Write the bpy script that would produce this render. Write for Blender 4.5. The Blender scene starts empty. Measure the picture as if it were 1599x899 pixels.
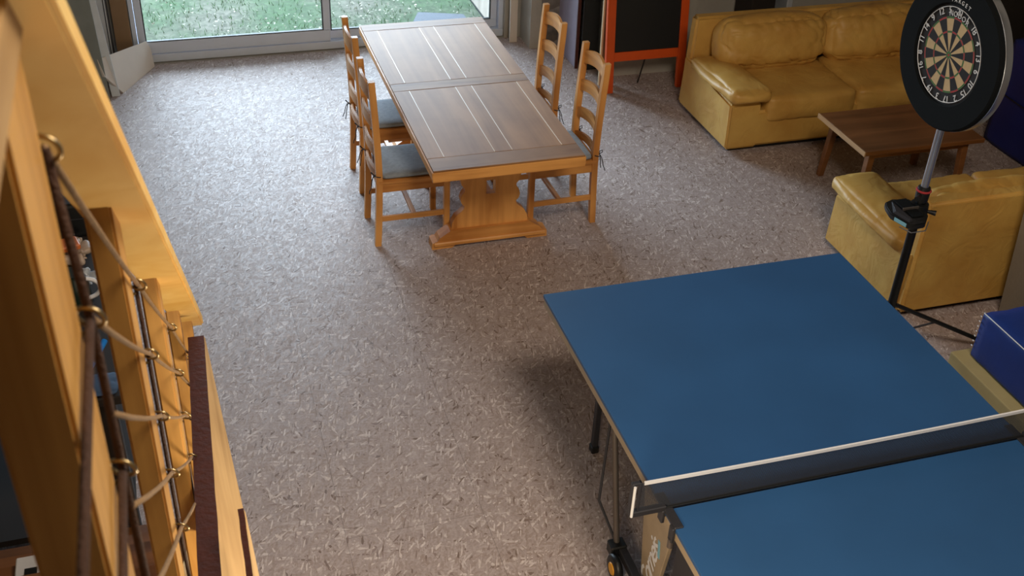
import bpy, bmesh, math, random
from mathutils import Vector, Matrix, noise
random.seed(7)
PI = math.pi
scene = bpy.context.scene
C = scene.collection

# ------------------------------------------------------------------ camera
cam_d = bpy.data.cameras.new('camera'); cam = bpy.data.objects.new('camera', cam_d); C.objects.link(cam)
right = Vector((0.95624608, -0.28991602, 0.03927015)); up = Vector((0.13239123, 0.54850382, 0.82560046)); fwd = Vector((0.26089462, 0.78427818, -0.56288697))
M = Matrix((right, up, -fwd)).transposed().to_4x4(); M.translation = (0, 0, 3.626226)
cam.matrix_world = M
cam_d.sensor_width = 36; cam_d.lens = 1743.88/1599*36; cam_d.clip_start = 0.02; cam_d.clip_end = 200
cam_d.dof.use_dof = True; cam_d.dof.focus_distance = 5.2; cam_d.dof.aperture_fstop = 9.5
scene.camera = cam

# ------------------------------------------------------------------ light
w = bpy.data.worlds.new('sky'); scene.world = w; w.use_nodes = True
bgn = w.node_tree.nodes['Background']; bgn.inputs[0].default_value = (0.62, 0.80, 1.0, 1); bgn.inputs[1].default_value = 1.6
def area(name, loc, target, sx, sy, power, col):
    l = bpy.data.lights.new(name, 'AREA'); l.shape = 'RECTANGLE'; l.size = sx; l.size_y = sy; l.energy = power; l.color = col
    o = bpy.data.objects.new(name, l); C.objects.link(o); o.location = loc
    o.rotation_euler = (Vector(target)-Vector(loc)).to_track_quat('-Z', 'Y').to_euler(); return o
area('sky_daylight', (0.4, 13.0, 2.9), (1.2, 5.0, 0.0), 6.5, 4.4, 2550, (0.70, 0.80, 1.0)).data.specular_factor = .5
area('warm_fill_light', (1.6, 1.2, 4.9), (2.0, 4.6, 0.0), 1.4, 1.4, 165, (1.0, 0.86, 0.70))  # added overhead fill that lifts the warm ambient light, no fixture
def lamp(name, loc, power, col, rad):
    l = bpy.data.lights.new(name, 'POINT'); l.energy = power; l.color = col; l.shadow_soft_size = rad; o = bpy.data.objects.new(name, l); C.objects.link(o); o.location = loc; return o
lamp('low_warm_lamp', (.55, 1.5, 1.2), 62, (1.0, 0.84, 0.62), .15)
scene.view_settings.view_transform = 'Standard'; scene.view_settings.look = 'None'; scene.view_settings.gamma = 1.0
scene.view_settings.use_curve_mapping = False; scene.view_settings.exposure = 0.0

# ------------------------------------------------------------------ helpers
def tag(o, label=None, cat=None, group=None, kind=None):
    if label: o['label'] = label
    if cat: o['category'] = cat
    if group: o['group'] = group
    if kind: o['kind'] = kind
    return o
def thing(name, label, cat, loc=(0, 0, 0), rotz=0, group=None):
    o = bpy.data.objects.new(name, None); C.objects.link(o); o.location = loc; o.rotation_euler = (0, 0, rotz); o.empty_display_size = .05
    return tag(o, label, cat, group)
def obj(name, bm, mat, parent=None, smooth=None, world=False, label=None):
    """link bm as one mesh object; world=True: bm is in world coordinates although it has a parent"""
    if world and parent is not None:
        chain = Matrix.Identity(4); p = parent
        while p is not None:
            chain = (Matrix.Translation(p.location) @ p.rotation_euler.to_matrix().to_4x4()) @ chain; p = p.parent
        bmesh.ops.transform(bm, matrix=chain.inverted(), verts=bm.verts)
    bmesh.ops.recalc_face_normals(bm, faces=bm.faces)
    me = bpy.data.meshes.new(name); bm.to_mesh(me); bm.free()
    for m in (mat if isinstance(mat, (list, tuple)) else [mat]): me.materials.append(m)
    if smooth is not None:
        me.polygons.foreach_set('use_smooth', [True]*len(me.polygons))
        if smooth < 179: me.set_sharp_from_angle(angle=math.radians(smooth))
    o = bpy.data.objects.new(name, me); C.objects.link(o)
    if parent: o.parent = parent
    if label: o['label'] = label
    return o
def NB(): return bmesh.new()
def box(bm, lo, hi, bev=0.0, rot=None, seg=1):
    lo, hi = Vector(lo), Vector(hi); c = (lo+hi)/2; s = hi-lo
    r = bmesh.ops.create_cube(bm, size=1.0); vs = r['verts']
    bmesh.ops.scale(bm, vec=s, verts=vs)
    if bev:
        es = list({e for v in vs for e in v.link_edges})
        rr = bmesh.ops.bevel(bm, geom=es, offset=bev, segments=seg, affect='EDGES', profile=.6)
        vs = list({v for v in rr['verts']} | {v for v in vs if v.is_valid})
        vs = list({v for f in rr['faces'] for v in f.verts} | set(vs))
    if rot is not None: bmesh.ops.transform(bm, matrix=rot.to_4x4(), verts=vs)
    bmesh.ops.translate(bm, vec=c, verts=vs); return vs
def hexa(bm, pts):
    """8 points: bottom 4 (ccw) then top 4"""
    v = [bm.verts.new(p) for p in pts]
    for f in ((3,2,1,0),(4,5,6,7),(0,1,5,4),(1,2,6,5),(2,3,7,6),(3,0,4,7)): bm.faces.new([v[i] for i in f])
    return v
def prism(bm, poly, axis, a, b):
    """extrude a 2-D outline along axis from a to b"""
    def P(p, t): return {'x': (t, p[0], p[1]), 'y': (p[0], t, p[1]), 'z': (p[0], p[1], t)}[axis]
    A = [bm.verts.new(P(p, a)) for p in poly]; B = [bm.verts.new(P(p, b)) for p in poly]; n = len(poly)
    bm.faces.new(A[::-1]); bm.faces.new(B)
    for i in range(n): bm.faces.new((A[i], A[(i+1) % n], B[(i+1) % n], B[i]))
    return A+B
def tube(bm, pts, r, n=10, caps=True):
    pts = [Vector(p) for p in pts]; rs = r if isinstance(r, (list, tuple)) else [r]*len(pts)
    t0 = (pts[1]-pts[0]).normalized(); u = t0.orthogonal().normalized(); rings = []
    for i, p in enumerate(pts):
        t = (pts[min(i+1, len(pts)-1)]-pts[max(i-1, 0)]).normalized()
        u = (u - t*u.dot(t)).normalized(); v = t.cross(u)
        rings.append([bm.verts.new(p+(u*math.cos(2*PI*k/n)+v*math.sin(2*PI*k/n))*rs[i]) for k in range(n)])
    for a, b in zip(rings, rings[1:]):
        for k in range(n): bm.faces.new((a[k], a[(k+1) % n], b[(k+1) % n], b[k]))
    if caps: bm.faces.new(rings[0][::-1]); bm.faces.new(rings[-1])
def torus(bm, c, axis, R, r, n=24, m=8, a0=0, a1=2*PI):
    c = Vector(c); ax = Vector(axis).normalized(); u = ax.orthogonal().normalized(); v = ax.cross(u)
    full = abs(a1-a0-2*PI) < 1e-6; N = n if full else n+1; rings = []
    for i in range(N):
        a = a0+(a1-a0)*i/n; d = u*math.cos(a)+v*math.sin(a)
        rings.append([bm.verts.new(c+d*(R+r*math.cos(2*PI*k/m))+ax*r*math.sin(2*PI*k/m)) for k in range(m)])
    for i in range(n if full else N-1):
        A, B = rings[i], rings[(i+1) % N]
        for k in range(m): bm.faces.new((A[k], A[(k+1) % m], B[(k+1) % m], B[k]))
def lathe(bm, prof, n=48, mat=None):
    """prof: list of (r, z) revolved about local z, then transformed by mat"""
    rings = []; vs = []
    for r, z in prof:
        if r < 1e-6: ring = [bm.verts.new((0, 0, z))]
        else: ring = [bm.verts.new((r*math.cos(2*PI*k/n), r*math.sin(2*PI*k/n), z)) for k in range(n)]
        rings.append(ring); vs += ring
    for a, b in zip(rings, rings[1:]):
        for k in range(n):
            k2 = (k+1) % n
            if len(a) == 1 and len(b) == 1: continue
            if len(a) == 1: bm.faces.new((a[0], b[k], b[k2]))
            elif len(b) == 1: bm.faces.new((a[k], a[k2], b[0]))
            else: bm.faces.new((a[k], a[k2], b[k2], b[k]))
    if mat is not None: bmesh.ops.transform(bm, matrix=mat, verts=vs)
    return vs
def puff(bm, lo, hi, rad=.05, crown=.02, wr=.004, seed=0, n=22, rot=None, sag=None, pinch=0, freq=6.0, nz=None, belly=0):
    """a soft upholstered block: rounded box with crowned faces and shallow creases"""
    lo, hi = Vector(lo), Vector(hi); c = (lo+hi)/2; h = (hi-lo)/2
    tgt = bm; bm = bmesh.new(); bmesh.ops.create_cube(bm, size=2.0)
    bmesh.ops.subdivide_edges(bm, edges=list(bm.edges), cuts=n, use_grid_fill=True)
    vs = list(bm.verts)
    off = Vector((seed*3.1, seed*1.7, seed*.9))
    for v in vs:
        q = v.co.copy(); p = Vector((q.x*h.x, q.y*h.y, q.z*h.z))
        inner = Vector([max(-(h[i]-rad), min(h[i]-rad, p[i])) for i in range(3)])
        d = p-inner
        if d.length > 1e-9: p = inner+d.normalized()*min(rad, max(abs(d.x), abs(d.y), abs(d.z)))
        for i in range(3):
            j, k = (i+1) % 3, (i+2) % 3
            wgt = (max(0, 1-q[j]**2)*max(0, 1-q[k]**2))**1.7
            p[i] += q[i]*crown*wgt*(1 if abs(q[i]) > .5 else .0)
        if belly: bx = 1-(p.x/h.x)**2; p.y *= 1+belly*max(0, bx); p.z *= 1+.5*belly*max(0, bx)
        s = p*freq+off
        f = .45+.5*noise.noise(s) + .75*(1-abs(noise.noise(Vector((s.x*1.5+s.z*.8+5, s.y, s.z*.9-s.x*.3)))))**9
        nn = (p-inner*.7); nn = nn.normalized() if nn.length > 1e-6 else Vector((0, 0, 1))
        edge = max(abs(q.x), abs(q.y), abs(q.z)); cr = sorted((abs(q.x), abs(q.y), abs(q.z)))[1]
        p -= nn*wr*f*(.6+1.2*cr**3)*2
        if pinch:   # corners drawn in
            k = (abs(q.x)*abs(q.y)) if nz is None else 1
            p *= 1-pinch*(abs(q.x)**4)*(abs(q.z)**4)
        if sag: p.z -= sag*max(0, 1-q.x**2)*max(0, 1-q.y**2)*(1 if q.z > 0 else 0)
        v.co = p
    if rot is not None: bmesh.ops.transform(bm, matrix=rot.to_4x4(), verts=vs)
    bmesh.ops.translate(bm, vec=c, verts=vs)
    me = bpy.data.meshes.new('tmp'); bm.to_mesh(me); bm.free(); tgt.from_mesh(me); bpy.data.meshes.remove(me)
def RX(a): return Matrix.Rotation(math.radians(a), 3, 'X')
def RY(a): return Matrix.Rotation(math.radians(a), 3, 'Y')
def RZ(a): return Matrix.Rotation(math.radians(a), 3, 'Z')
def dup(root, loc, rotz=0, label=None, group=None):
    r = root.copy(); C.objects.link(r); r.location = loc; r.rotation_euler = (0, 0, rotz)
    if label: r['label'] = label
    if group: r['group'] = group
    for ch in list(root.children):
        c = ch.copy(); C.objects.link(c); c.parent = r
        for g in list(ch.children):
            d = g.copy(); C.objects.link(d); d.parent = c
    return r

# ------------------------------------------------------------------ materials
def newmat(name):
    m = bpy.data.materials.new(name); m.use_nodes = True; nt = m.node_tree
    return m, nt, nt.nodes, nt.links, nt.nodes['Principled BSDF']
def lin(c): return tuple((x/12.92 if x <= .04045 else ((x+.055)/1.055)**2.4) for x in c)+(1,)
def plain(name, srgb, rough=.6, metal=0, noise_amt=.12, scale=8, bump=0, bscale=60, spec=None, coat=0):
    m, nt, N, L, b = newmat(name)
    tc = N.new('ShaderNodeTexCoord'); nz = N.new('ShaderNodeTexNoise'); nz.inputs['Scale'].default_value = scale; nz.inputs['Detail'].default_value = 5
    L.new(tc.outputs['Object'], nz.inputs['Vector'])
    mx = N.new('ShaderNodeMix'); mx.data_type = 'RGBA'; c = lin(srgb)
    mx.inputs[6].default_value = tuple(max(0, x*(1-noise_amt*1.6)) for x in c[:3])+(1,); mx.inputs[7].default_value = tuple(min(1, x*(1+noise_amt*1.6)) for x in c[:3])+(1,)
    L.new(nz.outputs['Fac'], mx.inputs[0]); L.new(mx.outputs[2], b.inputs['Base Color'])
    b.inputs['Roughness'].default_value = rough; b.inputs['Metallic'].default_value = metal
    if spec is not None: b.inputs['Specular IOR Level'].default_value = spec
    if coat: b.inputs['Coat Weight'].default_value = coat; b.inputs['Coat Roughness'].default_value = .15
    if bump:
        n2 = N.new('ShaderNodeTexNoise'); n2.inputs['Scale'].default_value = bscale; n2.inputs['Detail'].default_value = 4
        L.new(tc.outputs['Object'], n2.inputs['Vector']); bp = N.new('ShaderNodeBump'); bp.inputs['Strength'].default_value = bump; bp.inputs['Distance'].default_value = .01
        L.new(n2.outputs['Fac'], bp.inputs['Height']); L.new(bp.outputs[0], b.inputs['Normal'])
    return m
def wood(name, dark, light, axis='y', scale=1.0, rough=.45, knots=0.0, coat=0.0, amt=1.0):
    """long grain along axis, object coordinates"""
    m, nt, N, L, b = newmat(name)
    tc = N.new('ShaderNodeTexCoord'); mp = N.new('ShaderNodeMapping'); L.new(tc.outputs['Object'], mp.inputs[0])
    s = {'x': (1.2, 22, 22), 'y': (22, 1.2, 22), 'z': (22, 22, 1.2)}[axis]
    mp.inputs['Scale'].default_value = tuple(v*scale for v in s)
    n1 = N.new('ShaderNodeTexNoise'); n1.inputs['Scale'].default_value = 1.0; n1.inputs['Detail'].default_value = 6; n1.inputs['Distortion'].default_value = .9
    L.new(mp.outputs[0], n1.inputs['Vector'])
    n2 = N.new('ShaderNodeTexNoise'); n2.inputs['Scale'].default_value = 3.0; n2.inputs['Detail'].default_value = 3; L.new(tc.outputs['Object'], n2.inputs['Vector'])
    ad = N.new('ShaderNodeMath'); ad.operation = 'MULTIPLY_ADD'; L.new(n2.outputs['Fac'], ad.inputs[0]); ad.inputs[1].default_value = .7; L.new(n1.outputs['Fac'], ad.inputs[2])
    cr = N.new('ShaderNodeValToRGB'); cr.color_ramp.elements[0].position = .60; cr.color_ramp.elements[0].color = lin(dark)
    cr.color_ramp.elements[1].position = 1.05 if False else 1.0; cr.color_ramp.elements[1].color = lin(light)
    L.new(ad.outputs[0], cr.inputs[0]); out = cr.outputs[0]
    if knots:
        v = N.new('ShaderNodeTexVoronoi'); v.inputs['Scale'].default_value = knots; mk = N.new('ShaderNodeMapping'); L.new(tc.outputs['Object'], mk.inputs[0])
        mk.inputs['Scale'].default_value = {'x': (.5, 1, 1), 'y': (1, .5, 1), 'z': (1, 1, .5)}[axis]; L.new(mk.outputs[0], v.inputs['Vector'])
        kr = N.new('ShaderNodeValToRGB'); kr.color_ramp.elements[0].position = .0; kr.color_ramp.elements[0].color = (.25, .12, .05, 1); kr.color_ramp.elements[1].position = .09; kr.color_ramp.elements[1].color = (1, 1, 1, 1)
        L.new(v.outputs['Distance'], kr.inputs[0]); mm = N.new('ShaderNodeMix'); mm.data_type = 'RGBA'; mm.blend_type = 'MULTIPLY'; mm.inputs[0].default_value = .7
        L.new(out, mm.inputs[6]); L.new(kr.outputs[0], mm.inputs[7]); out = mm.outputs[2]
    L.new(out, b.inputs['Base Color']); b.inputs['Roughness'].default_value = rough
    if coat: b.inputs['Coat Weight'].default_value = coat; b.inputs['Coat Roughness'].default_value = .25
    bp = N.new('ShaderNodeBump'); bp.inputs['Strength'].default_value = .12; bp.inputs['Distance'].default_value = .004; L.new(n1.outputs['Fac'], bp.inputs['Height']); L.new(bp.outputs[0], b.inputs['Normal'])
    return m
def osb():
    m, nt, N, L, b = newmat('strand_board_floor')
    tc = N.new('ShaderNodeTexCoord')
    wn = N.new('ShaderNodeTexNoise'); wn.inputs['Scale'].default_value = 3.0; L.new(tc.outputs['Object'], wn.inputs['Vector'])
    vs = N.new('ShaderNodeVectorMath'); vs.operation = 'SCALE'; vs.inputs['Scale'].default_value = .05; L.new(wn.outputs['Color'], vs.inputs[0])
    va = N.new('ShaderNodeVectorMath'); va.operation = 'ADD'; L.new(tc.outputs['Object'], va.inputs[0]); L.new(vs.outputs[0], va.inputs[1])
    col = None; hgt = None
    for i, (ang, sx, sy, th) in enumerate([(8, 13, 46, -1), (-38, 9, 34, .50), (62, 12, 52, .52), (24, 15, 70, .55), (-75, 17, 70, .58), (110, 24, 105, .64), (-12, 20, 90, .66), (40, 26, 120, .70), (75, 30, 150, .74)]):
        mp = N.new('ShaderNodeMapping'); mp.vector_type = 'TEXTURE'; mp.inputs['Rotation'].default_value = (0, 0, math.radians(ang)); mp.inputs['Location'].default_value = (i*1.37, i*.71, 0)
        mp.inputs['Scale'].default_value = (1/sx, 1/sy, 1)
        L.new(va.outputs[0], mp.inputs[0])
        v = N.new('ShaderNodeTexVoronoi'); v.voronoi_dimensions = '2D'; v.inputs['Scale'].default_value = 1.0; v.inputs['Randomness'].default_value = 1; L.new(mp.outputs[0], v.inputs['Vector'])
        sp = N.new('ShaderNodeSeparateColor'); L.new(v.outputs['Color'], sp.inputs[0])
        cr = N.new('ShaderNodeValToRGB'); e = cr.color_ramp; e.elements[0].position = 0; e.elements[0].color = lin((.55, .475, .45)); e.elements[1].position = 1; e.elements[1].color = lin((.80, .75, .73))
        k = e.elements.new(.4); k.color = lin((.62, .56, .54)); k = e.elements.new(.85); k.color = lin((.67, .61, .59))
        k = e.elements.new(.04); k.color = lin((.44, .36, .31)); k = e.elements.new(.055); k.color = lin((.59, .52, .485))
        L.new(sp.outputs[0], cr.inputs[0])
        if col is None: col = cr.outputs[0]; hgt = sp.outputs[1]
        else:
            gt = N.new('ShaderNodeMath'); gt.operation = 'GREATER_THAN'; gt.inputs[1].default_value = th; L.new(sp.outputs[2], gt.inputs[0])
            mx = N.new('ShaderNodeMix'); mx.data_type = 'RGBA'; L.new(gt.outputs[0], mx.inputs[0]); L.new(col, mx.inputs[6]); L.new(cr.outputs[0], mx.inputs[7]); col = mx.outputs[2]
            mh = N.new('ShaderNodeMix'); mh.data_type = 'FLOAT'; L.new(gt.outputs[0], mh.inputs[0]); L.new(hgt, mh.inputs[2]); L.new(sp.outputs[1], mh.inputs[3]); hgt = mh.outputs[0]
    # fine strand grain
    gn = N.new('ShaderNodeTexNoise'); gn.inputs['Scale'].default_value = 90; gn.inputs['Detail'].default_value = 2; L.new(tc.outputs['Object'], gn.inputs['Vector'])
    gr = N.new('ShaderNodeValToRGB'); gr.color_ramp.elements[0].position = .3; gr.color_ramp.elements[0].color = (.72, .68, .64, 1); gr.color_ramp.elements[1].position = .6; gr.color_ramp.elements[1].color = (1, 1, 1, 1); L.new(gn.outputs['Fac'], gr.inputs[0])
    m1 = N.new('ShaderNodeMix'); m1.data_type = 'RGBA'; m1.blend_type = 'MULTIPLY'; m1.inputs[0].default_value = .6; L.new(col, m1.inputs[6]); L.new(gr.outputs[0], m1.inputs[7])
    # sheet joints
    mp = N.new('ShaderNodeMapping'); mp.inputs['Rotation'].default_value = (0, 0, PI/2); mp.inputs['Location'].default_value = (.63-4.42, -.43, 0); L.new(va.outputs[0], mp.inputs[0])
    mp.inputs['Rotation'].default_value = (0, 0, PI/2)
    br = N.new('ShaderNodeTexBrick'); br.offset = .5; br.inputs['Scale'].default_value = 1; br.inputs['Mortar Size'].default_value = .0022; br.inputs['Mortar Smooth'].default_value = .3
    br.inputs['Brick Width'].default_value = 2.05; br.inputs['Row Height'].default_value = .612; L.new(tc.outputs['Object'], mp.inputs[0]); L.new(mp.outputs[0], br.inputs['Vector'])
    m2 = N.new('ShaderNodeMix'); m2.data_type = 'RGBA'; mf = N.new('ShaderNodeMath'); mf.operation = 'MULTIPLY'; mf.inputs[1].default_value = .38; L.new(br.outputs['Fac'], mf.inputs[0]); L.new(mf.outputs[0], m2.inputs[0])
    L.new(m1.outputs[2], m2.inputs[6]); m2.inputs[7].default_value = lin((.30, .24, .2)); L.new(m2.outputs[2], b.inputs['Base Color'])
    rr = N.new('ShaderNodeMapRange'); L.new(hgt, rr.inputs[0]); rr.inputs[3].default_value = .58; rr.inputs[4].default_value = .78; L.new(rr.outputs[0], b.inputs['Roughness'])
    bp = N.new('ShaderNodeBump'); bp.inputs['Strength'].default_value = .25; bp.inputs['Distance'].default_value = .003; L.new(hgt, bp.inputs['Height']); L.new(bp.outputs[0], b.inputs['Normal'])
    return m
def leather():
    m, nt, N, L, b = newmat('mustard_leather')
    tc = N.new('ShaderNodeTexCoord'); nz = N.new('ShaderNodeTexNoise'); nz.inputs['Scale'].default_value = 3.5; nz.inputs['Detail'].default_value = 5; L.new(tc.outputs['Object'], nz.inputs['Vector'])
    cr = N.new('ShaderNodeValToRGB'); cr.color_ramp.elements[0].position = .3; cr.color_ramp.elements[0].color = lin((.72, .53, .24)); cr.color_ramp.elements[1].position = .7; cr.color_ramp.elements[1].color = lin((.81, .65, .34))
    L.new(nz.outputs['Fac'], cr.inputs[0]); L.new(cr.outputs[0], b.inputs['Base Color']); b.inputs['Roughness'].default_value = .5
    w1 = N.new('ShaderNodeTexNoise'); w1.inputs['Scale'].default_value = 7; w1.inputs['Detail'].default_value = 2; w1.inputs['Distortion'].default_value = 1.5; L.new(tc.outputs['Object'], w1.inputs['Vector'])
    w2 = N.new('ShaderNodeTexVoronoi'); w2.inputs['Scale'].default_value = 220; L.new(tc.outputs['Object'], w2.inputs['Vector'])
    b1 = N.new('ShaderNodeBump'); b1.inputs['Strength'].default_value = .22; b1.inputs['Distance'].default_value = .03; L.new(w1.outputs['Fac'], b1.inputs['Height'])
    b2 = N.new('ShaderNodeBump'); b2.inputs['Strength'].default_value = .12; b2.inputs['Distance'].default_value = .001; L.new(w2.outputs['Distance'], b2.inputs['Height']); L.new(b1.outputs[0], b2.inputs['Normal']); L.new(b2.outputs[0], b.inputs['Normal'])
    return m
def stone():
    m, nt, N, L, b = newmat('rubble_stone')
    tc = N.new('ShaderNodeTexCoord'); v = N.new('ShaderNodeTexVoronoi'); v.inputs['Scale'].default_value = 7; mp = N.new('ShaderNodeMapping'); mp.inputs['Scale'].default_value = (1, 1, 1.7); L.new(tc.outputs['Object'], mp.inputs[0]); L.new(mp.outputs[0], v.inputs['Vector'])
    cr = N.new('ShaderNodeValToRGB'); cr.color_ramp.elements[0].color = lin((.36, .30, .26)); cr.color_ramp.elements[1].color = lin((.62, .60, .58)); sp = N.new('ShaderNodeSeparateColor'); L.new(v.outputs['Color'], sp.inputs[0]); L.new(sp.outputs[0], cr.inputs[0])
    n = N.new('ShaderNodeTexNoise'); n.inputs['Scale'].default_value = 25; n.inputs['Detail'].default_value = 6; L.new(tc.outputs['Object'], n.inputs['Vector'])
    mx = N.new('ShaderNodeMix'); mx.data_type = 'RGBA'; mx.blend_type = 'MULTIPLY'; mx.inputs[0].default_value = .7; L.new(cr.outputs[0], mx.inputs[6]); L.new(n.outputs['Fac'], mx.inputs[7]); L.new(mx.outputs[2], b.inputs['Base Color'])
    b.inputs['Roughness'].default_value = .9; bp = N.new('ShaderNodeBump'); bp.inputs['Distance'].default_value = .04; bp.invert = True; L.new(v.outputs['Distance'], bp.inputs['Height']); L.new(bp.outputs[0], b.inputs['Normal'])
    return m
def ground():
    m, nt, N, L, b = newmat('lawn_ground')
    tc = N.new('ShaderNodeTexCoord'); n = N.new('ShaderNodeTexNoise'); n.inputs['Scale'].default_value = 1.4; n.inputs['Detail'].default_value = 6; L.new(tc.outputs['Object'], n.inputs['Vector'])
    cr = N.new('ShaderNodeValToRGB'); e = cr.color_ramp; e.elements[0].position = .38; e.elements[0].color = lin((.21, .31, .18)); e.elements[1].position = .62; e.elements[1].color = lin((.37, .36, .32)); L.new(n.outputs['Fac'], cr.inputs[0])
    v = N.new('ShaderNodeTexVoronoi'); v.inputs['Scale'].default_value = 28; L.new(tc.outputs['Object'], v.inputs['Vector']); sp = N.new('ShaderNodeSeparateColor'); L.new(v.outputs['Color'], sp.inputs[0])
    c2 = N.new('ShaderNodeValToRGB'); c2.color_ramp.elements[0].color = (.40, .46, .34, 1); c2.color_ramp.elements[1].color = (1.0, 1.0, .95, 1); L.new(sp.outputs[0], c2.inputs[0])
    mx = N.new('ShaderNodeMix'); mx.data_type = 'RGBA'; mx.blend_type = 'MULTIPLY'; mx.inputs[0].default_value = .9; L.new(cr.outputs[0], mx.inputs[6]); L.new(c2.outputs[0], mx.inputs[7]); L.new(mx.outputs[2], b.inputs['Base Color']); b.inputs['Roughness'].default_value = .95
    return m
def wood_board(name, base, var):   # lacquered table boards with tonal patches
    return wood(name, base, var, 'y', .55, .38, coat=.25)

FLOOR = osb(); LEATHER = leather(); STONE = stone(); GROUND = ground()
OAK_TOP = wood('lacquered_table_top', (.52, .365, .23), (.63, .46, .30), 'y', .45, .6)
OAK_TOPX = wood('lacquered_table_rail', (.43, .29, .17), (.59, .43, .27), 'x', .45, .6)
OAK_X = wood('honey_oak_cross_grain', (.66, .42, .18), (.86, .62, .34), 'x', .6, .45)
OAK_Z = wood('honey_oak_upright_grain', (.66, .42, .18), (.86, .62, .34), 'z', .6, .45)
OAK_Y = wood('honey_oak_long_grain', (.66, .42, .18), (.86, .62, .34), 'y', .6, .45)
OAK_EDGE = plain('pale_edge_and_bevel_glint', (.80, .70, .56), .4, noise_amt=.05)  # pale edge colour; on the table grooves it paints the bevel glint
PINE_Z = wood('yellow_pine_upright', (.66, .46, .20), (.84, .64, .34), 'z', .7, .5, knots=2.2)
PINE_Y = wood('yellow_pine_rail', (.90, .70, .34), (.97, .81, .48), 'y', .35, .5, knots=2.0)
PINE_RAW = wood('raw_sawn_pine', (.62, .48, .30), (.78, .64, .44), 'y', .6, .75, knots=3)
REDWOOD = plain('red_brown_sawn_edge', (.25, .085, .035), .8, noise_amt=.25, scale=30, bump=.3)
COFFEE = wood('brown_coffee_table_wood', (.42, .26, .13), (.54, .35, .20), 'x', .5, .4)
COFFEE_E = wood('pale_end_grain', (.62, .47, .30), (.76, .60, .42), 'y', .8, .6)
CUSH = plain('grey_blue_cushion_cloth', (.54, .57, .60), .95, noise_amt=.18, scale=45, bump=.5, bscale=240)
TIE = plain('dark_cushion_tie', (.15, .15, .17), .9)
TABLE_BLUE = plain('matt_blue_playing_surface', (.155, .325, .51), .46, noise_amt=.14, scale=2.2)
BEIGE_STEEL = plain('beige_painted_steel', (.64, .57, .47), .5, noise_amt=.15, scale=12)
GREY_STEEL = plain('grey_steel_tube', (.42, .39, .37), .4, .6)
DARK_STEEL = plain('dark_grey_steel', (.20, .20, .22), .45, .3)
BLACK = plain('black_plastic', (.06, .065, .07), .45)
BLACKM = plain('matt_black_foam', (.045, .055, .06), .95, noise_amt=.15, spec=.15)
WHITE = plain('white_tape', (.86, .86, .87), .7, noise_amt=.03)
YELLOWP = plain('yellow_plastic', (.85, .60, .12), .45)
BLUEP = plain('pale_blue_print', (.50, .72, .80), .5)
SILVER = plain('brushed_silver', (.75, .77, .80), .28, .9, noise_amt=.05)
CREAM = plain('cream_sisal', (.72, .62, .46), .85, noise_amt=.08, scale=60)
SISALBLK = plain('black_sisal', (.07, .05, .045), .85, noise_amt=.1, scale=60)
DRED = plain('red_sisal', (.60, .16, .18), .85, noise_amt=.08, scale=60)
DGREEN = plain('green_sisal', (.22, .40, .20), .85, noise_amt=.08, scale=60)
WIRED = plain('dull_grey_wire', (.40, .38, .34), .8)
WIRE = plain('thin_grey_wire', (.78, .78, .78), .5, 0)
ORANGE = plain('orange_painted_wood', (.80, .30, .06), .5, noise_amt=.08, scale=14)
CHALK = plain('black_chalkboard', (.045, .05, .048), .65, noise_amt=.3, scale=3)
BLUEMAT = plain('royal_blue_vinyl', (.03, .17, .46), .55, noise_amt=.2, scale=4, bump=.1, bscale=20)
NAVYMAT = plain('navy_vinyl', (.03, .10, .40), .5, noise_amt=.2, scale=4)
PLASTER = plain('grey_plaster', (.55, .52, .47), .9, noise_amt=.15, scale=3, bump=.3, bscale=30)
RENDERW = plain('pale_render_wall', (.62, .60, .56), .95, noise_amt=.12, scale=4, bump=.25, bscale=40)
FRAME = plain('grey_window_frame', (.78, .82, .88), .5, noise_amt=.04)
GASKET = plain('black_gasket', (.05, .07, .06), .6)
PANELW = plain('off_white_panel', (.78, .74, .69), .6, noise_amt=.04)
ZINC = plain('weathered_grey_board', (.46, .48, .46), .75, noise_amt=.2, scale=6)
ALU = plain('white_aluminium_profile', (.72, .74, .76), .4, .2)
CARD = plain('brown_cardboard', (.52, .42, .31), .85, noise_amt=.15, scale=4)
LILAC = plain('lilac_grey_board', (.55, .52, .58), .7, noise_amt=.12, scale=10)
DARKV = plain('dark_brown_board', (.12, .09, .07), .8)
ROPE = plain('tan_braided_rope', (.60, .48, .34), .85, noise_amt=.2, scale=60, bump=.6, bscale=220)
ROPED = plain('dark_brown_rope', (.27, .17, .11), .85, noise_amt=.2, scale=60, bump=.6, bscale=220)
BRASS = plain('brassed_steel', (.66, .58, .42), .3, .9)
CEIL = plain('timber_ceiling', (.45, .36, .26), .8)
BEDB = plain('beige_board', (.66, .60, .42), .6, noise_amt=.08)
SHUTW = wood('whitewashed_shutter_boards', (.50, .45, .40), (.68, .63, .58), 'z', .6, .7)
SLATE = plain('grey_stone_slab', (.24, .26, .30), .8, noise_amt=.2, scale=12)
def glass():
    m, nt, N, L, b = newmat('clear_window_glass'); b.inputs['Transmission Weight'].default_value = 1; b.inputs['Roughness'].default_value = 0; b.inputs['IOR'].default_value = 1.45
    b.inputs['Base Color'].default_value = (.94, .99, .96, 1)
    tr = N.new('ShaderNodeBsdfTransparent'); tr.inputs[0].default_value = (.90, .95, .93, 1); mx = N.new('ShaderNodeMixShader'); fr = N.new('ShaderNodeFresnel'); fr.inputs[0].default_value = 1.45
    gl = N.new('ShaderNodeBsdfGlossy'); gl.inputs['Roughness'].default_value = .02
    L.new(fr.outputs[0], mx.inputs[0]); L.new(tr.outputs[0], mx.inputs[1]); L.new(gl.outputs[0], mx.inputs[2]); L.new(mx.outputs[0], N['Material Output'].inputs[0]); return m
GLASS = glass()
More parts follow.
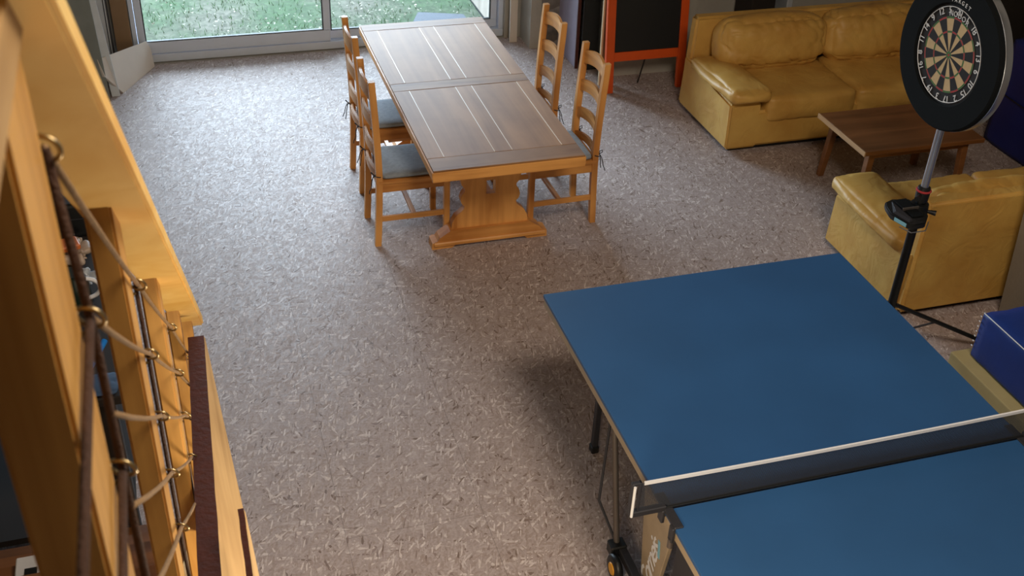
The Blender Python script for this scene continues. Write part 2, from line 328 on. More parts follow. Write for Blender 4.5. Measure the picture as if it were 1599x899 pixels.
def netmat():
    m, nt, N, L, b = newmat('fine_dark_net'); tc = N.new('ShaderNodeTexCoord'); br = N.new('ShaderNodeTexBrick'); br.offset = 0; br.inputs['Scale'].default_value = 1
    br.inputs['Brick Width'].default_value = .004; br.inputs['Row Height'].default_value = .004; br.inputs['Mortar Size'].default_value = .0011; br.inputs['Mortar Smooth'].default_value = 0
    mp = N.new('ShaderNodeMapping'); mp.inputs['Rotation'].default_value = (PI/2, 0, 0); L.new(tc.outputs['Object'], mp.inputs[0]); L.new(mp.outputs[0], br.inputs['Vector'])
    b.inputs['Base Color'].default_value = lin((.16, .17, .20)); b.inputs['Roughness'].default_value = .8; L.new(br.outputs['Fac'], b.inputs['Alpha']); return m
NET = netmat()

# ------------------------------------------------------------------ setting
def struct(name, bm, m, parent=None, smooth=None):
    o = obj(name, bm, m, parent, smooth)
    if parent is None: o['kind'] = 'structure'
    return o
bm = NB(); box(bm, (-1.5, -2.2, -.12), (7.4, 8.72, 0)); struct('floor', bm, FLOOR)
bm = NB(); box(bm, (-1.6, -2.3, 5.2), (7.5, 9.2, 5.3)); struct('ceiling', bm, CEIL)
bm = NB(); box(bm, (-1.6, -2.3, -.12), (-1.5, 9.05, 5.2)); struct('wall_left', bm, RENDERW)
bm = NB(); box(bm, (-1.5, -2.3, -.12), (7.5, -2.2, 5.2)); struct('wall_front', bm, RENDERW)
bm = NB(); box(bm, (7.4, -2.2, -.12), (7.5, 9.05, 5.2)); struct('wall_right', bm, RENDERW)
# window wall with the opening x -.27..2.70, z 0..2.2
bm = NB()
box(bm, (-1.5, 8.80, -.12), (-.30, 9.05, 5.2)); box(bm, (-.30, 8.80, 2.3), (2.72, 9.05, 5.2)); box(bm, (2.72, 8.72, -.12), (7.4, 9.05, 5.2)); box(bm, (-.30, 8.72, -.12), (2.72, 9.05, -.005))
struct('wall_back', bm, RENDERW)
bm = NB(); box(bm, (3.30, 7.76, 0), (7.4, 7.90, 5.2)); box(bm, (3.30, 7.90, 0), (3.44, 8.72, 5.2)); struct('wall_alcove', bm, RENDERW)
# rough stone pier beside the window
bm = NB(); box(bm, (2.86, 8.44, 0), (2.95, 8.72, 5.2)); struct('wall_pier', bm, RENDERW)
bm = NB(); box(bm, (2.95, 8.42, 0), (3.30, 8.72, 5.2)); struct('wall_stone', bm, STONE)
# sliding glazed door
wn = thing('window_1', None, None, (0, 8.8, 0)); wn['kind'] = 'structure'
if 'label' in wn: del wn['label']
def fr(lo, hi, n='window_frame', m=FRAME, bev=.004):
    bm = NB(); box(bm, lo, hi, bev); return obj(n, bm, m, wn, world=True)
bm = NB(); box(bm, (-.30, 8.76, 0), (2.72, 8.86, .065), .004); box(bm, (-.30, 8.76, 2.2), (2.72, 8.86, 2.3), .004); box(bm, (-.30, 8.765, .0655), (-.265, 8.855, 2.1995), .003); box(bm, (2.68, 8.765, .0655), (2.72, 8.855, 2.1995), .003)
obj('window_frame', bm, FRAME, wn, world=True)
def sash(x0, x1, y0, s=.055, bot=.095):
    bm = NB(); z0, z1 = .068, 2.198
    box(bm, (x0, y0, z0), (x1, y0+.035, z0+bot), .004); box(bm, (x0, y0, z1-.06), (x1, y0+.035, z1), .004); box(bm, (x0, y0, z0+bot+.0005), (x0+s, y0+.035, z1-.0605), .004); box(bm, (x1-s, y0, z0+bot+.0005), (x1, y0+.035, z1-.0605), .004)
    f = obj('window_sash', bm, FRAME, wn, world=True)
    bm = NB(); g = .008
    for lo, hi in (((x0+s, y0+.004, z0+bot), (x1-s, y0+.03, z0+bot+g)), ((x0+s, y0+.004, z1-.068), (x1-s, y0+.03, z1-.06)), ((x0+s, y0+.004, z0+bot+g), (x0+s+g, y0+.03, z1-.068)), ((x1-s-g, y0+.004, z0+bot+g), (x1-s, y0+.03, z1-.068))): box(bm, lo, hi)
    obj('gasket', bm, GASKET, f, world=True)
    bm = NB(); box(bm, (x0+s, y0+.014, z0+bot), (x1-s, y0+.020, z1-.06)); obj('pane', bm, GLASS, f, world=True)
sash(-.262, 1.245, 8.768); sash(1.20, 2.677, 8.812, bot=.07)
# outside
bm = NB(); vs = [bm.verts.new((x, y, z)) for x, y, z in ((-14, 9.05, -.16), (18, 9.05, -.16), (18, 34, .3), (-14, 34, .3))]; bm.faces.new(vs)
gobj = obj('ground', bm, GROUND); gobj['kind'] = 'structure'
# grass blades: uncountable
bm = NB(); rnd = random.Random(3)
for i in range(9000):
    x = rnd.uniform(-1.2, 4.2); y = 9.15+rnd.random()**1.3*4.2; dens = noise.noise(Vector((x*1.1, y*1.1, 0)))
    if dens < rnd.uniform(-.45, .35): continue
    z = -.16+(y-9.05)*.46/24.95; h = rnd.uniform(.02, .055); a = rnd.random()*PI; dx, dy = math.cos(a)*.004, math.sin(a)*.004; lx, ly = rnd.uniform(-.03, .03), rnd.uniform(-.03, .03)
    v = [bm.verts.new((x-dx, y-dy, z)), bm.verts.new((x+dx, y+dy, z)), bm.verts.new((x+lx, y+ly, z+h))]; bm.faces.new(v)
tag(obj('grass', bm, plain('grass_blade', (.28, .42, .22), .8, noise_amt=.35, scale=5)), 'green grass growing on the lawn outside the glazed door', 'grass', kind='stuff')
bm = NB()
for i in range(7000):   # fallen leaves and pale pebbles
    x = rnd.uniform(-1.2, 4.2); y = 9.12+rnd.random()**1.2*4.2; z = -.155+(y-9.05)*.46/24.95; s = rnd.uniform(.005, .017); a = rnd.random()*6.3
    if noise.noise(Vector((x*1.3+9, y*1.3, 2))) < rnd.uniform(-.35, .45): continue
    pts = [(x+s*math.cos(a+t)*(1 if k % 2 else .6), y+s*math.sin(a+t)*(1 if k % 2 else .6), z+.006+rnd.uniform(0, .02)) for k, t in enumerate((0, 1.57, 3.14, 4.71))]
    bm.faces.new([bm.verts.new(p) for p in pts])
tag(obj('fallen_leaves', bm, plain('pale_fallen_leaf', (.62, .60, .54), .8, noise_amt=.35, scale=9)), 'pale fallen leaves scattered over the lawn outside', 'leaves', kind='stuff')
# outside shutter, opened square to the wall
t = thing('shutter', 'whitewashed boarded shutter standing open outside the glazed door', 'shutter', (2.67, 9.4, 0))
bm = NB(); box(bm, (2.645, 8.93, .05), (2.675, 9.85, 2.2), .003); obj('shutter_leaf', bm, SHUTW, t, world=True)
bm = NB(); box(bm, (2.640, 8.925, .035), (2.680, 9.855, .05)); box(bm, (2.64, 8.915, .035), (2.68, 8.93, 2.2)); obj('shutter_edge', bm, BLACK, t, world=True)
for z in (1.4, .9): bm = NB(); box(bm, (2.635, 9.0, z), (2.645, 9.8, z+.1)); obj('batten', bm, SHUTW, t, world=True)
bm = NB(); prism(bm, [(2.0, 9.06), (2.62, 9.08), (2.60, 9.62), (2.2, 9.75), (2.05, 9.4)], 'z', -.2, -.115); tag(obj('paving_slab', bm, SLATE), 'grey stone slab on the ground outside, below the open shutter', 'slab')

# ------------------------------------------------------------------ stair balustrade
PX1 = [-.107, -.110, -.100, -.087, -.061]; LX = [-.161, -.147, -.137, -.124, -.100]; PY = [.690, 1.40, 2.07, 2.72, 3.03]
def under(y): return 2.847-(y-1.40)*.8262      # underside of the sloping handrail
bal = thing('stair_balustrade', 'yellow pine stair balustrade with rope infill, sloping down at the left', 'balustrade', (-.13, .8, 2.2))
def rx(y): return (-.172+(y-.8)*.0255, -.074+(y-.8)*.0184)
bm = NB(); y0, y1 = -.35, 3.25; th = .034
pts = []
for zo in (0, th):
    for y, side in ((y0, 0), (y0, 1), (y1, 1), (y1, 0)):
        yy = y+zo*.637; pts.append((rx(y)[side], yy, under(y)+zo*.77))
v = hexa(bm, pts); bmesh.ops.bevel(bm, geom=list(bm.edges), offset=.005, segments=2, affect='EDGES')
obj('handrail', bm, PINE_Y, bal, world=True)
bm = NB(); box(bm, (-.215, -.9, 3.311), (-.102, .90, 3.357), .003); obj('landing_rail', bm, PINE_RAW, bal, world=True)
ZL = [[3.216, 3.054, 2.879, 2.70, 2.52], [2.638, 2.503, 2.372, 2.241, 2.107], [2.076, 1.942, 1.809, 1.673, 1.54], [1.505, 1.37, 1.235, 1.10, .97]]
for k in range(4):
    x0 = LX[k]; x1 = PX1[k]; ya = PY[k]; yb = ya+(.112 if k else .142)
    zt = lambda y: under(y) if k else 3.311
    bm = NB(); zb = under(ya)-1.25
    hexa(bm, [(x0, ya, zb), (x1, ya, zb), (x1, yb, zb), (x0, yb, zb), (x0, ya, zt(ya)), (x1, ya, zt(ya)), (x1, yb, min(zt(yb), zt(ya))), (x0, yb, min(zt(yb), zt(ya)))])
    bmesh.ops.bevel(bm, geom=[e for e in bm.edges if abs(e.verts[0].co.z-e.verts[1].co.z) > .3], offset=.004, segments=2, affect='EDGES')
    p = obj('post', bm, PINE_Z, bal, world=True)
    for z in ZL[k]:
        bm = NB(); cy = yb+(.010 if k else .008); cx = x1+(.008 if k or z != 3.216 else .001)
        torus(bm, (cx, cy, z), (.35, .9, .25), .0125, .0022, 22, 8); tube(bm, [(cx-.006, cy-.006, z-.011), (cx-.02, yb-.012, z-.016)], .0022, 8)
        obj('screw_eye', bm, BRASS, p, smooth=180, world=True)
bm = NB(); x0 = LX[4]; hexa(bm, [(x0, 3.06, .0), (x0+.037, 3.06, 0), (x0+.037, 3.17, 0), (x0, 3.17, 0), (x0, 3.06, under(3.06)), (x0+.037, 3.06, under(3.06)), (x0+.037, 3.17, under(3.17)), (x0, 3.17, under(3.17))])
obj('post', bm, PINE_Z, bal, world=True)
def ringp(k, j): return Vector((PX1[k]+(.008 if k or j else .001), PY[k]+(.122 if k else .150), ZL[k][j]))
for j in range(5):      # ropes running down the slope
    pts = [ringp(0, j) if j < 2 else Vector((-.098, .838, (0, 0, 2.947, 2.829, 2.70)[j]))]
    for k in range(1, 4):
        a, b = pts[-1].copy(), ringp(k, j)
        for s in (.25, .5, .75, 1): q = a.lerp(b, s); q.z -= .006*4*s*(1-s); pts.append(q)
    bm = NB(); tube(bm, pts, .0034, 8); obj('rope', bm, ROPE, bal, smooth=180, world=True)
# rope lacing down the first post and level ropes back over the landing
a = ringp(0, 0); pts = [a, ringp(0, 1), ringp(0, 2), ringp(0, 3), ringp(0, 4)]
bm = NB(); tube(bm, pts, .0042, 8); obj('rope', bm, ROPED, bal, smooth=180, world=True)
a = ringp(1, 0); bm = NB(); tube(bm, [ringp(1, j)+Vector((-.004, .006, 0)) for j in range(5)]+[ringp(1, 4)+Vector((0, 0, -.3))], .0034, 8); obj('rope', bm, ROPED, bal, smooth=180, world=True)
for j in (1, 2, 3):
    a = ringp(0, j); bm = NB(); tube(bm, [a, a+Vector((-.004, -.3, -.006)), a+Vector((0, -.75, -.004)), a+Vector((0, -1.5, 0))], .0042, 8); obj('rope', bm, ROPED, bal, smooth=180, world=True)
# stair stringer and treads behind the posts
st = thing('staircase', 'pine staircase with open treads going down at the far left', 'staircase', (-.5, 2.0, 0))
def sz(y): return under(y)-1.02
bm = NB(); hexa(bm, [(-.20, .75, sz(.75)-.25), (-.165, .75, sz(.75)-.25), (-.165, 3.25, max(0, sz(3.25)-.25)), (-.20, 3.25, max(0, sz(3.25)-.25)), (-.20, .75, sz(.75)), (-.165, .75, sz(.75)), (-.165, 3.45, sz(3.45)), (-.20, 3.45, sz(3.45))]); obj('stringer', bm, PINE_Y, st, world=True)
for k in range(10):
    y = .95+k*.262; z = sz(y)-.02
    if z < .1: break
    bm = NB(); box(bm, (-1.0, y-.13, z-.04), (-.20, y+.15, z), .004); obj('tread', bm, COFFEE, st, world=True)
bm = NB(); hexa(bm, [(-1.04, .75, sz(.75)-.25), (-1.0, .75, sz(.75)-.25), (-1.0, 3.25, 0), (-1.04, 3.25, 0), (-1.04, .75, sz(.75)), (-1.0, .75, sz(.75)), (-1.0, 3.45, sz(3.45)), (-1.04, 3.45, sz(3.45))]); obj('stringer', bm, PINE_Y, st, world=True)
bm = NB(); box(bm, (-1.5, -2.2, 2.18), (-.165, .74, 2.34)); tag(obj('trim_1', bm, PINE_RAW), kind='structure')   # landing floor
# two sawn planks fixed outside the posts, tapering, with red-brown edges
def wedge(name, label, T, Bq, w0, w1, dx0, dz0, dx1, dz1):
    T, Bq = Vector(T), Vector(Bq); t = thing(name, label, 'plank', tuple(T)); ex = Vector((1, 0, 0))
    a = [T-ex*w0/2, T+ex*w0/2, Bq+ex*w1/2, Bq-ex*w1/2]
    bm = NB(); dn0 = Vector((dx0, 0, -dz0)); dn1 = Vector((dx1, 0, -dz1))
    lowr = [a[0]+Vector((0, 0, -dz0)), a[1]+dn0, a[2]+dn1, a[3]+Vector((0, 0, -dz1))]
    hexa(bm, lowr+a); obj('sawn_board', bm, PINE_RAW, t, world=True)
    bm = NB(); n = 26; rows = []
    for i in range(n+1):
        s = i/n; jl = .0016*noise.noise(Vector((s*14, 1, 0))); jr = .0016*noise.noise(Vector((s*14, 7, 3)))
        L_ = a[0].lerp(a[3], s); R_ = a[1].lerp(a[2], s); rows.append([bm.verts.new(L_+Vector((jl-.001, 0, .0))), bm.verts.new(R_+Vector((jr, 0, .0))), bm.verts.new(R_+Vector((jr, 0, .003))), bm.verts.new(L_+Vector((jl-.001, 0, .003)))])
    for A, Bv in zip(rows, rows[1:]):
        for i in range(4): bm.faces.new((A[i], A[(i+1) % 4], Bv[(i+1) % 4], Bv[i]))
    bm.faces.new(rows[0]); bm.faces.new(rows[-1][::-1]); obj('bark_edge', bm, REDWOOD, t, world=True, label='dark red-brown top edge')
T = Vector((-.052, 2.82, 1.583)); B0 = Vector((-.0763, 1.731, 1.739)); D = (B0-T)
wedge('timber_plank', 'sawn plank with dark red-brown top edge outside the balustrade, the taller of two', T, T+D*1.35, .046, .048, .003, .01, .090*1.3, .30)
T2 = Vector((.0060, 1.82, 1.83)); 
wedge('timber_plank', 'short sawn plank with narrow dark edge at the very bottom, right of the taller plank', T2, T2+Vector((-.002, -.85, .05)), .012, .014, .003, .01, .055, .25)

# ------------------------------------------------------------------ dining table
t = thing('dining_table', 'long honey oak trestle dining table with a panelled darker top', 'table', (1.67, 6.22, 0))
X0, X1, Y0, Y1, Z = 1.238, 2.108, 5.150, 7.300, .760
bm = NB(); g = .003
gx = [X0, 1.336, 1.626, 1.728, 2.020, X1]; gy = [Y0, 5.297, 6.187, 6.295, 7.185, Y1]
def plank(bm, x0, x1, y0, y1, zt=Z, th=.010): box(bm, (x0+g/2, y0+g/2, zt-th), (x1-g/2, y1-g/2, zt), .0015)
for a, b in ((0, 1), (2, 3), (4, 5)):
    bmx = NB(); plank(bmx, gx[0], gx[5], gy[a], gy[b]); obj('top_rail', bmx, OAK_TOPX, t, world=True)
for a, b in ((1, 2), (3, 4)):
    for c, d in ((0, 1), (2, 3), (4, 5)):
        bm = NB(); plank(bm, gx[c], gx[d], gy[a], gy[b]); obj('top_stile', bm, OAK_TOP, t, world=True)
rots = [0, 3.7, 8.1, 12.9]; i = 0
for a, b in ((1, 2), (3, 4)):
    for c, d in ((1, 2), (3, 4)):
        bm = NB(); plank(bm, gx[c], gx[d], gy[a], gy[b], Z-.001); obj('top_panel', bm, OAK_TOP, t, world=True)
for a, b in ((1, 2), (3, 4)):   # raised pale lips: bevel glints painted as colour along the long grooves
    for x in gx[1:5]: bm = NB(); box(bm, (x-.0024, gy[a]+.006, Z-.008), (x+.0024, gy[b]-.006, Z+.0006), .0006); obj('groove_glint', bm, OAK_EDGE, t, world=True, label='pale strip painted as a bevel glint along the groove')
bm = NB()   # dark cross grooves are gaps; substrate under the boards closes them
box(bm, (X0+.012, Y0+.012, Z-.040), (X1-.012, Y1-.012, Z-.0105)); obj('top_substrate', bm, OAK_Y, t, world=True)
for y in (Y0, Y1-.03): bm = NB(); box(bm, (X0-.002, y-(.004 if y == Y0 else -.004), Z-.070), (X1+.002, y+.03+(0 if y == Y0 else .004), Z-.0105 if False else Z-.0102), .004, seg=2); obj('end_edge', bm, OAK_X, t, world=True)
for x in (X0, X1-.03): bm = NB(); box(bm, (x-(.006 if x == X0 else -.006), Y0-.002, Z-.058), (x+.03+(0 if x == X0 else .006), Y1+.002, Z-.0102), .008, seg=3); obj('side_edge', bm, OAK_Y, t, world=True)
def trestle(yc):
    tr = None
    xc = (X0+X1)/2+.02
    half = [(0.155, .115), (.24, .115), (.235, .16), (.215, .20), (.185, .225), (.165, .245), (.160, .265), (.178, .285), (.185, .31), (.178, .34), (.160, .365), (.160, .385), (.180, .41), (.187, .45), (.185, .50), (.215, .54), (.235, .57), (.24, .60), (.24, .64)]
    poly = [(xc+x, z) for x, z in half[1:]]+[(xc-x, z) for x, z in half[1:]][::-1]
    # board with a mortise slot: built from left, right, lower and upper pieces in one mesh
    bm = NB(); hw, z0, z1 = .028, .335, .425; cuts = []
    R_ = [(xc+hw, .115)]+[(xc+x, z) for x, z in half[1:]]+[(xc+hw, .64)]; prism(bm, R_, 'y', yc-.024, yc+.024)
    Lp = [(xc-hw, .115), (xc-hw, .64)]+[(xc-x, z) for x, z in half[1:]][::-1]; prism(bm, Lp, 'y', yc-.024, yc+.024)
    box(bm, (xc-hw, yc-.024, .115), (xc+hw, yc+.024, z0)); box(bm, (xc-hw, yc-.024, z1), (xc+hw, yc+.024, .64))
    obj('trestle_board', bm, OAK_Z, t, world=True)
    # shaped foot
    f = [(-.365, 0), (-.24, 0), (-.215, .018), (.215, .018), (.24, 0), (.365, 0), (.362, .045), (.33, .052), (.315, .075), (.285, .095), (.25, .118), (-.25, .118), (-.285, .095), (-.315, .075), (-.33, .052), (-.362, .045)]
    bm = NB(); prism(bm, [(xc+a, b) for a, b in f], 'y', yc-.045, yc+.045); box(bm, (xc-.355, yc-.058, .018 if False else .020), (xc+.355, yc+.058, .048), .006)
    obj('trestle_foot', bm, OAK_X, t, world=True)
    bm = NB(); box(bm, (xc-.33, yc-.04, .635), (xc+.33, yc+.04, .70), .006); obj('top_bearer', bm, OAK_X, t, world=True)
trestle(5.60); trestle(6.85)
bm = NB(); xc = (X0+X1)/2+.02; box(bm, (xc-.021, 5.625, .255), (xc+.021, 6.825, .330), .005); obj('stretcher', bm, OAK_Y, t, world=True)

# ------------------------------------------------------------------ ladder-back chairs (local: back at x=0, seat towards +x)
def make_chair(label, group):
    t = thing('dining_chair', label, 'chair', (0, 0, 0), 0, group)
    H = 1.065; W = .172
    def px(z):   # rear post profile in x
        return -.018*max(0, (.42-z)/.42)**1.3 - .028*max(0, (z-.5)/.57)**1.4 + .018
    for s in (1, -1):
        bm = NB(); prev = None; zs = [0, .1, .2, .3, .42, .5, .6, .7, .8, .9, .98, H]; rows = []
        for z in zs:
            x = px(z); a, b = (.019, .0165); rows.append([bm.verts.new((x-a, s*W-b, z)), bm.verts.new((x+a, s*W-b, z)), bm.verts.new((x+a, s*W+b, z)), bm.verts.new((x-a, s*W+b, z))])
        for A, B_ in zip(rows, rows[1:]):
            for i in range(4): bm.faces.new((A[i], A[(i+1) % 4], B_[(i+1) % 4], B_[i]))
        bm.faces.new(rows[0][::-1]); bm.faces.new(rows[-1])
        bmesh.ops.bevel(bm, geom=[e for e in bm.edges if abs(e.verts[0].co.z-e.verts[1].co.z) > .03], offset=.003, affect='EDGES')
        obj('back_post', bm, OAK_Z, t)
    for s in (1, -1):
        bm = NB(); box(bm, (.405, s*.178-.018, 0), (.441, s*.178+.018, .425), .003); obj('leg', bm, OAK_Z, t)
    for i, (zc, h) in enumerate(((.985, .088), (.805, .076), (.625, .070), (.470, .050))):   # curved rails
        bm = NB(); n = 12; rows = []
        for k in range(n+1):
            u = -1+2*k/n; y = u*(W-.012); bow = -.026*(1-u*u); arch = (.030 if i == 0 else .022)*(1-u*u); x = px(zc)+bow
            zt = zc+h/2+arch-.012; zb = zc-h/2+arch*.75-.006
            rows.append([bm.verts.new((x-.008, y, zb)), bm.verts.new((x+.008, y, zb)), bm.verts.new((x+.008, y, zt)), bm.verts.new((x-.008, y, zt))])
        for A, B_ in zip(rows, rows[1:]):
            for q in range(4): bm.faces.new((A[q], A[(q+1) % 4], B_[(q+1) % 4], B_[q]))
        bm.faces.new(rows[0][::-1]); bm.faces.new(rows[-1]); obj('back_rail', bm, OAK_Y, t, smooth=40)
    bm = NB(); hexa(bm, [(-.002, -.188, .418), (.452, -.205, .418), (.452, .205, .418), (-.002, .188, .418), (-.002, -.188, .446), (.452, -.205, .446), (.452, .205, .446), (-.002, .188, .446)])
    bmesh.ops.bevel(bm, geom=list(bm.edges), offset=.005, segments=2, affect='EDGES'); obj('seat', bm, OAK_X, t)
    bm = NB()
    for s in (1, -1): box(bm, (.03, s*.172-.010, .362), (.41, s*.172+.010, .418), .002)
    box(bm, (.03, -.16, .362), (.048, .16, .418)); box(bm, (.408, -.16, .362), (.43, .16, .418)); obj('apron', bm, OAK_X, t)
    for s in (1, -1):
        bm = NB(); box(bm, (.025, s*.174-.008, .165), (.41, s*.174+.008, .200), .002); obj('stretcher', bm, OAK_X, t)
    bm = NB(); box(bm, (.215, -.168, .168), (.24, .168, .194), .002); obj('stretcher', bm, OAK_Y, t)
    return t
def make_cushion(label, group):
    t = thing('seat_cushion', label, 'cushion', (0, 0, 0), 0, group)
    bm = NB(); puff(bm, (.035, -.185, .446), (.43, .185, .484), rad=.017, crown=.006, wr=.0015, seed=2, n=14, freq=9); obj('pad', bm, CUSH, t, smooth=180)
    for s in (1, -1):
        rnd = random.Random(5+s); y = s*.172; bm = NB(); c = Vector((.010, y, .475)); pts = []
        for k in range(13):
            a = 2*PI*k/12; pts.append(c+Vector((math.cos(a)*.024, math.sin(a)*.021, .004*math.sin(a*2))))
        tube(bm, pts, .0028, 6)
        for q in range(2):
            p = c+Vector((-.022, s*.004, 0)); pts = [p]
            for k in range(1, 7): pts.append(p+Vector((-.006*k*(1 if q else .6)+rnd.uniform(-.003, .003), s*(.004*k if q else -.006*k*.6)+rnd.uniform(-.004, .004), -.017*k+(.012 if k < 3 else 0))))
            tube(bm, pts, .0026, 6)
        tube(bm, [(.045, y*.95, .47), (.02, y*.98, .476), (-.012, y, .474)], .0028, 6)
        p = c+Vector((-.02, 0, .004)); tube(bm, [p, p+Vector((-.014, .012, .016)), p+Vector((-.02, -.004, .022)), p+Vector((-.008, -.014, .012)), p], .0026, 6)
        obj('tie', bm, TIE, t, smooth=180, label='dark tie knotted round the chair post')
    return t
gch, gcu = 'oak ladder-back chairs at the dining table', 'grey cushions tied to the dining chairs'
spots = [(1.024, 5.857, 0.0, 'ladder-back oak chair at the table, left side, the nearer one to the viewer', 'grey-blue seat cushion tied to the nearer chair left of the table'),
         (1.050, 6.515, 0.0, 'ladder-back oak chair at the table, left side, the farther one by the window', 'grey-blue seat cushion tied to the farther chair left of the table'),
         (2.388, 5.825, PI+.02, 'ladder-back oak chair at the table, right side, nearer to the yellow sofas', 'seat cushion tied to the nearer chair right of the table'),
         (2.352, 6.490, PI+.01, 'ladder-back oak chair at the table, right side, farther one near the stone pier', 'seat cushion tied to the farther chair right of the table')]
ch0 = make_chair(spots[0][3], gch); cu0 = make_cushion(spots[0][4], gcu)
for i, (x, y, a, l1, l2) in enumerate(spots):
    if i == 0:
        for o in (ch0, cu0): o.location = (x, y, 0); o.rotation_euler = (0, 0, a)
    else: dup(ch0, (x, y, 0), a, l1); dup(cu0, (x, y, 0), a, l2)

# ------------------------------------------------------------------ yellow sofas (local: x along width, back at y=0, seat towards -y)
def sofa(name, label, loc, rotz, Wd, nseat, ncush, seed, armw=.27, cu=(-.36, -.09, .385, .750, .12, -12)):
    t = thing(name, label, 'sofa', loc, rotz)
    D = .84; H = .735; AH = .44
    bm = NB(); hexa(bm, [(.05, -D+.006, .035), (Wd-.05, -D+.006, .035), (Wd-.05, -.02, .035), (.05, -.02, .035), (.05, -D+.02, .30), (Wd-.05, -D+.02, .30), (Wd-.05, -.03, .30), (.05, -.03, .30)])
    bmesh.ops.bevel(bm, geom=list(bm.edges), offset=.02, segments=3, affect='EDGES'); obj('base', bm, LEATHER, t, smooth=60)
    bm = NB(); box(bm, (.05, -D+.05, 0), (Wd-.05, -.05, .035)); obj('plinth', bm, BLACK, t, label='dark recessed plinth')
    # back panel
    bm = NB(); hexa(bm, [(.004, -.10, .035), (Wd-.004, -.10, .035), (Wd-.004, 0, .035), (.004, 0, .035), (.02, -.115, H), (Wd-.02, -.115, H), (Wd-.02, -.02, H), (.02, -.02, H)])
    bmesh.ops.bevel(bm, geom=list(bm.edges), offset=.018, segments=3, affect='EDGES'); obj('back_panel', bm, LEATHER, t, smooth=60)
    for s, xa in ((0, 0), (1, Wd-armw)):
        x0, x1 = xa, xa+armw
        bm = NB(); o_ = (.02 if s == 0 else 0); q_ = (.02 if s else 0)
        hexa(bm, [(x0+(0 if s == 0 else .02), -D, .03), (x1-(.02 if s == 0 else 0), -D, .03), (x1-(.02 if s == 0 else 0), -.03, .03), (x0+(0 if s == 0 else .02), -.03, .03), (x0+(0 if s == 0 else .03), -D+.015, AH-.07), (x1-(.03 if s == 0 else 0), -D+.015, AH-.07), (x1-(.03 if s == 0 else 0), -.03, AH-.02), (x0+(0 if s == 0 else .03), -.03, AH-.02)])
        bmesh.ops.bevel(bm, geom=list(bm.edges), offset=.016, segments=3, affect='EDGES'); obj('arm_panel', bm, LEATHER, t, smooth=60)
        bm = NB(); puff(bm, (x0-.018, -D-.035, AH-.075), (x1+.035, -.13, AH+.030), rad=.045, crown=.022, wr=.005, seed=seed+s, n=26, rot=RX(-2.0)); obj('arm_pad', bm, LEATHER, t, smooth=180)
    n = nseat; x0 = armw+.01; wseat = (Wd-2*armw-.02)/n
    for k in range(n):
        bm = NB(); puff(bm, (x0+k*wseat+.003, -D-.004, .20), (x0+(k+1)*wseat-.003, -.17, .405), rad=.045, crown=.022, wr=.004, seed=seed+4+k, n=26, sag=.01); obj('seat_cushion', bm, LEATHER, t, smooth=180)
    n = ncush; x0 = .135; wc = (Wd-2*x0)/n
    for k in range(n):
        bm = NB(); puff(bm, (x0+k*wc-.012, cu[0], cu[2]), (x0+(k+1)*wc+.012, cu[1], cu[3]), rad=cu[4], crown=.006, belly=.26, wr=.008, seed=seed+9+k, n=44, rot=RX(cu[5]), pinch=.0, freq=7.0); obj('back_cushion', bm, LEATHER, t, smooth=180)
    return t
sofa('leather_sofa', 'mustard leather sofa against the back wall, facing the viewer, behind the coffee table', (3.64, 7.15, 0), 0, 2.02, 2, 2, 1)
# the second one turns its back to the viewer
sofa('leather_sofa', 'mustard leather sofa seen from behind, with the dartboard stand in front of it', (5.62, 4.235, 0), PI, 1.90, 2, 2, 21, cu=(-.27, -.08, .385, .715, .07, -8))

# ------------------------------------------------------------------ coffee table
t = thing('coffee_table', 'low brown wooden coffee table with splayed legs between the two sofas', 'table', (4.54, 5.64, 0))
bm = NB(); box(bm, (4.092, 5.352, .420), (4.985, 5.935, .450), .003); obj('tabletop', bm, COFFEE, t, world=True)
bm = NB(); box(bm, (4.084, 5.350, .418), (4.0925, 5.937, .4515), .001); obj('end_strip', bm, COFFEE_E, t, world=True, label='pale end strip of the top')
bm = NB()
for a, b in (((4.17, 5.41, .365), (4.90, 5.43, .42)), ((4.17, 5.855, .365), (4.90, 5.875, .42)), ((4.165, 5.42, .365), (4.185, 5.865, .42)), ((4.885, 5.42, .365), (4.905, 5.865, .42))): box(bm, a, b, .002)
obj('apron', bm, COFFEE, t, world=True)
for sx, x in ((-1, 4.185), (1, 4.885)):
    for sy, y in ((-1, 5.425), (1, 5.86)):
        bm = NB(); q = .024; f = Vector((x+sx*.025, y+sy*.02, 0)); h = Vector((x, y, .42)); hexa(bm, [f+Vector(v) for v in ((-q*.8, -q*.8, 0), (q*.8, -q*.8, 0), (q*.8, q*.8, 0), (-q*.8, q*.8, 0))]+[h+Vector(v) for v in ((-q, -q, 0), (q, -q, 0), (q, q, 0), (-q, q, 0))])
        bmesh.ops.bevel(bm, geom=list(bm.edges), offset=.003, affect='EDGES'); obj('leg', bm, COFFEE, t, world=True)

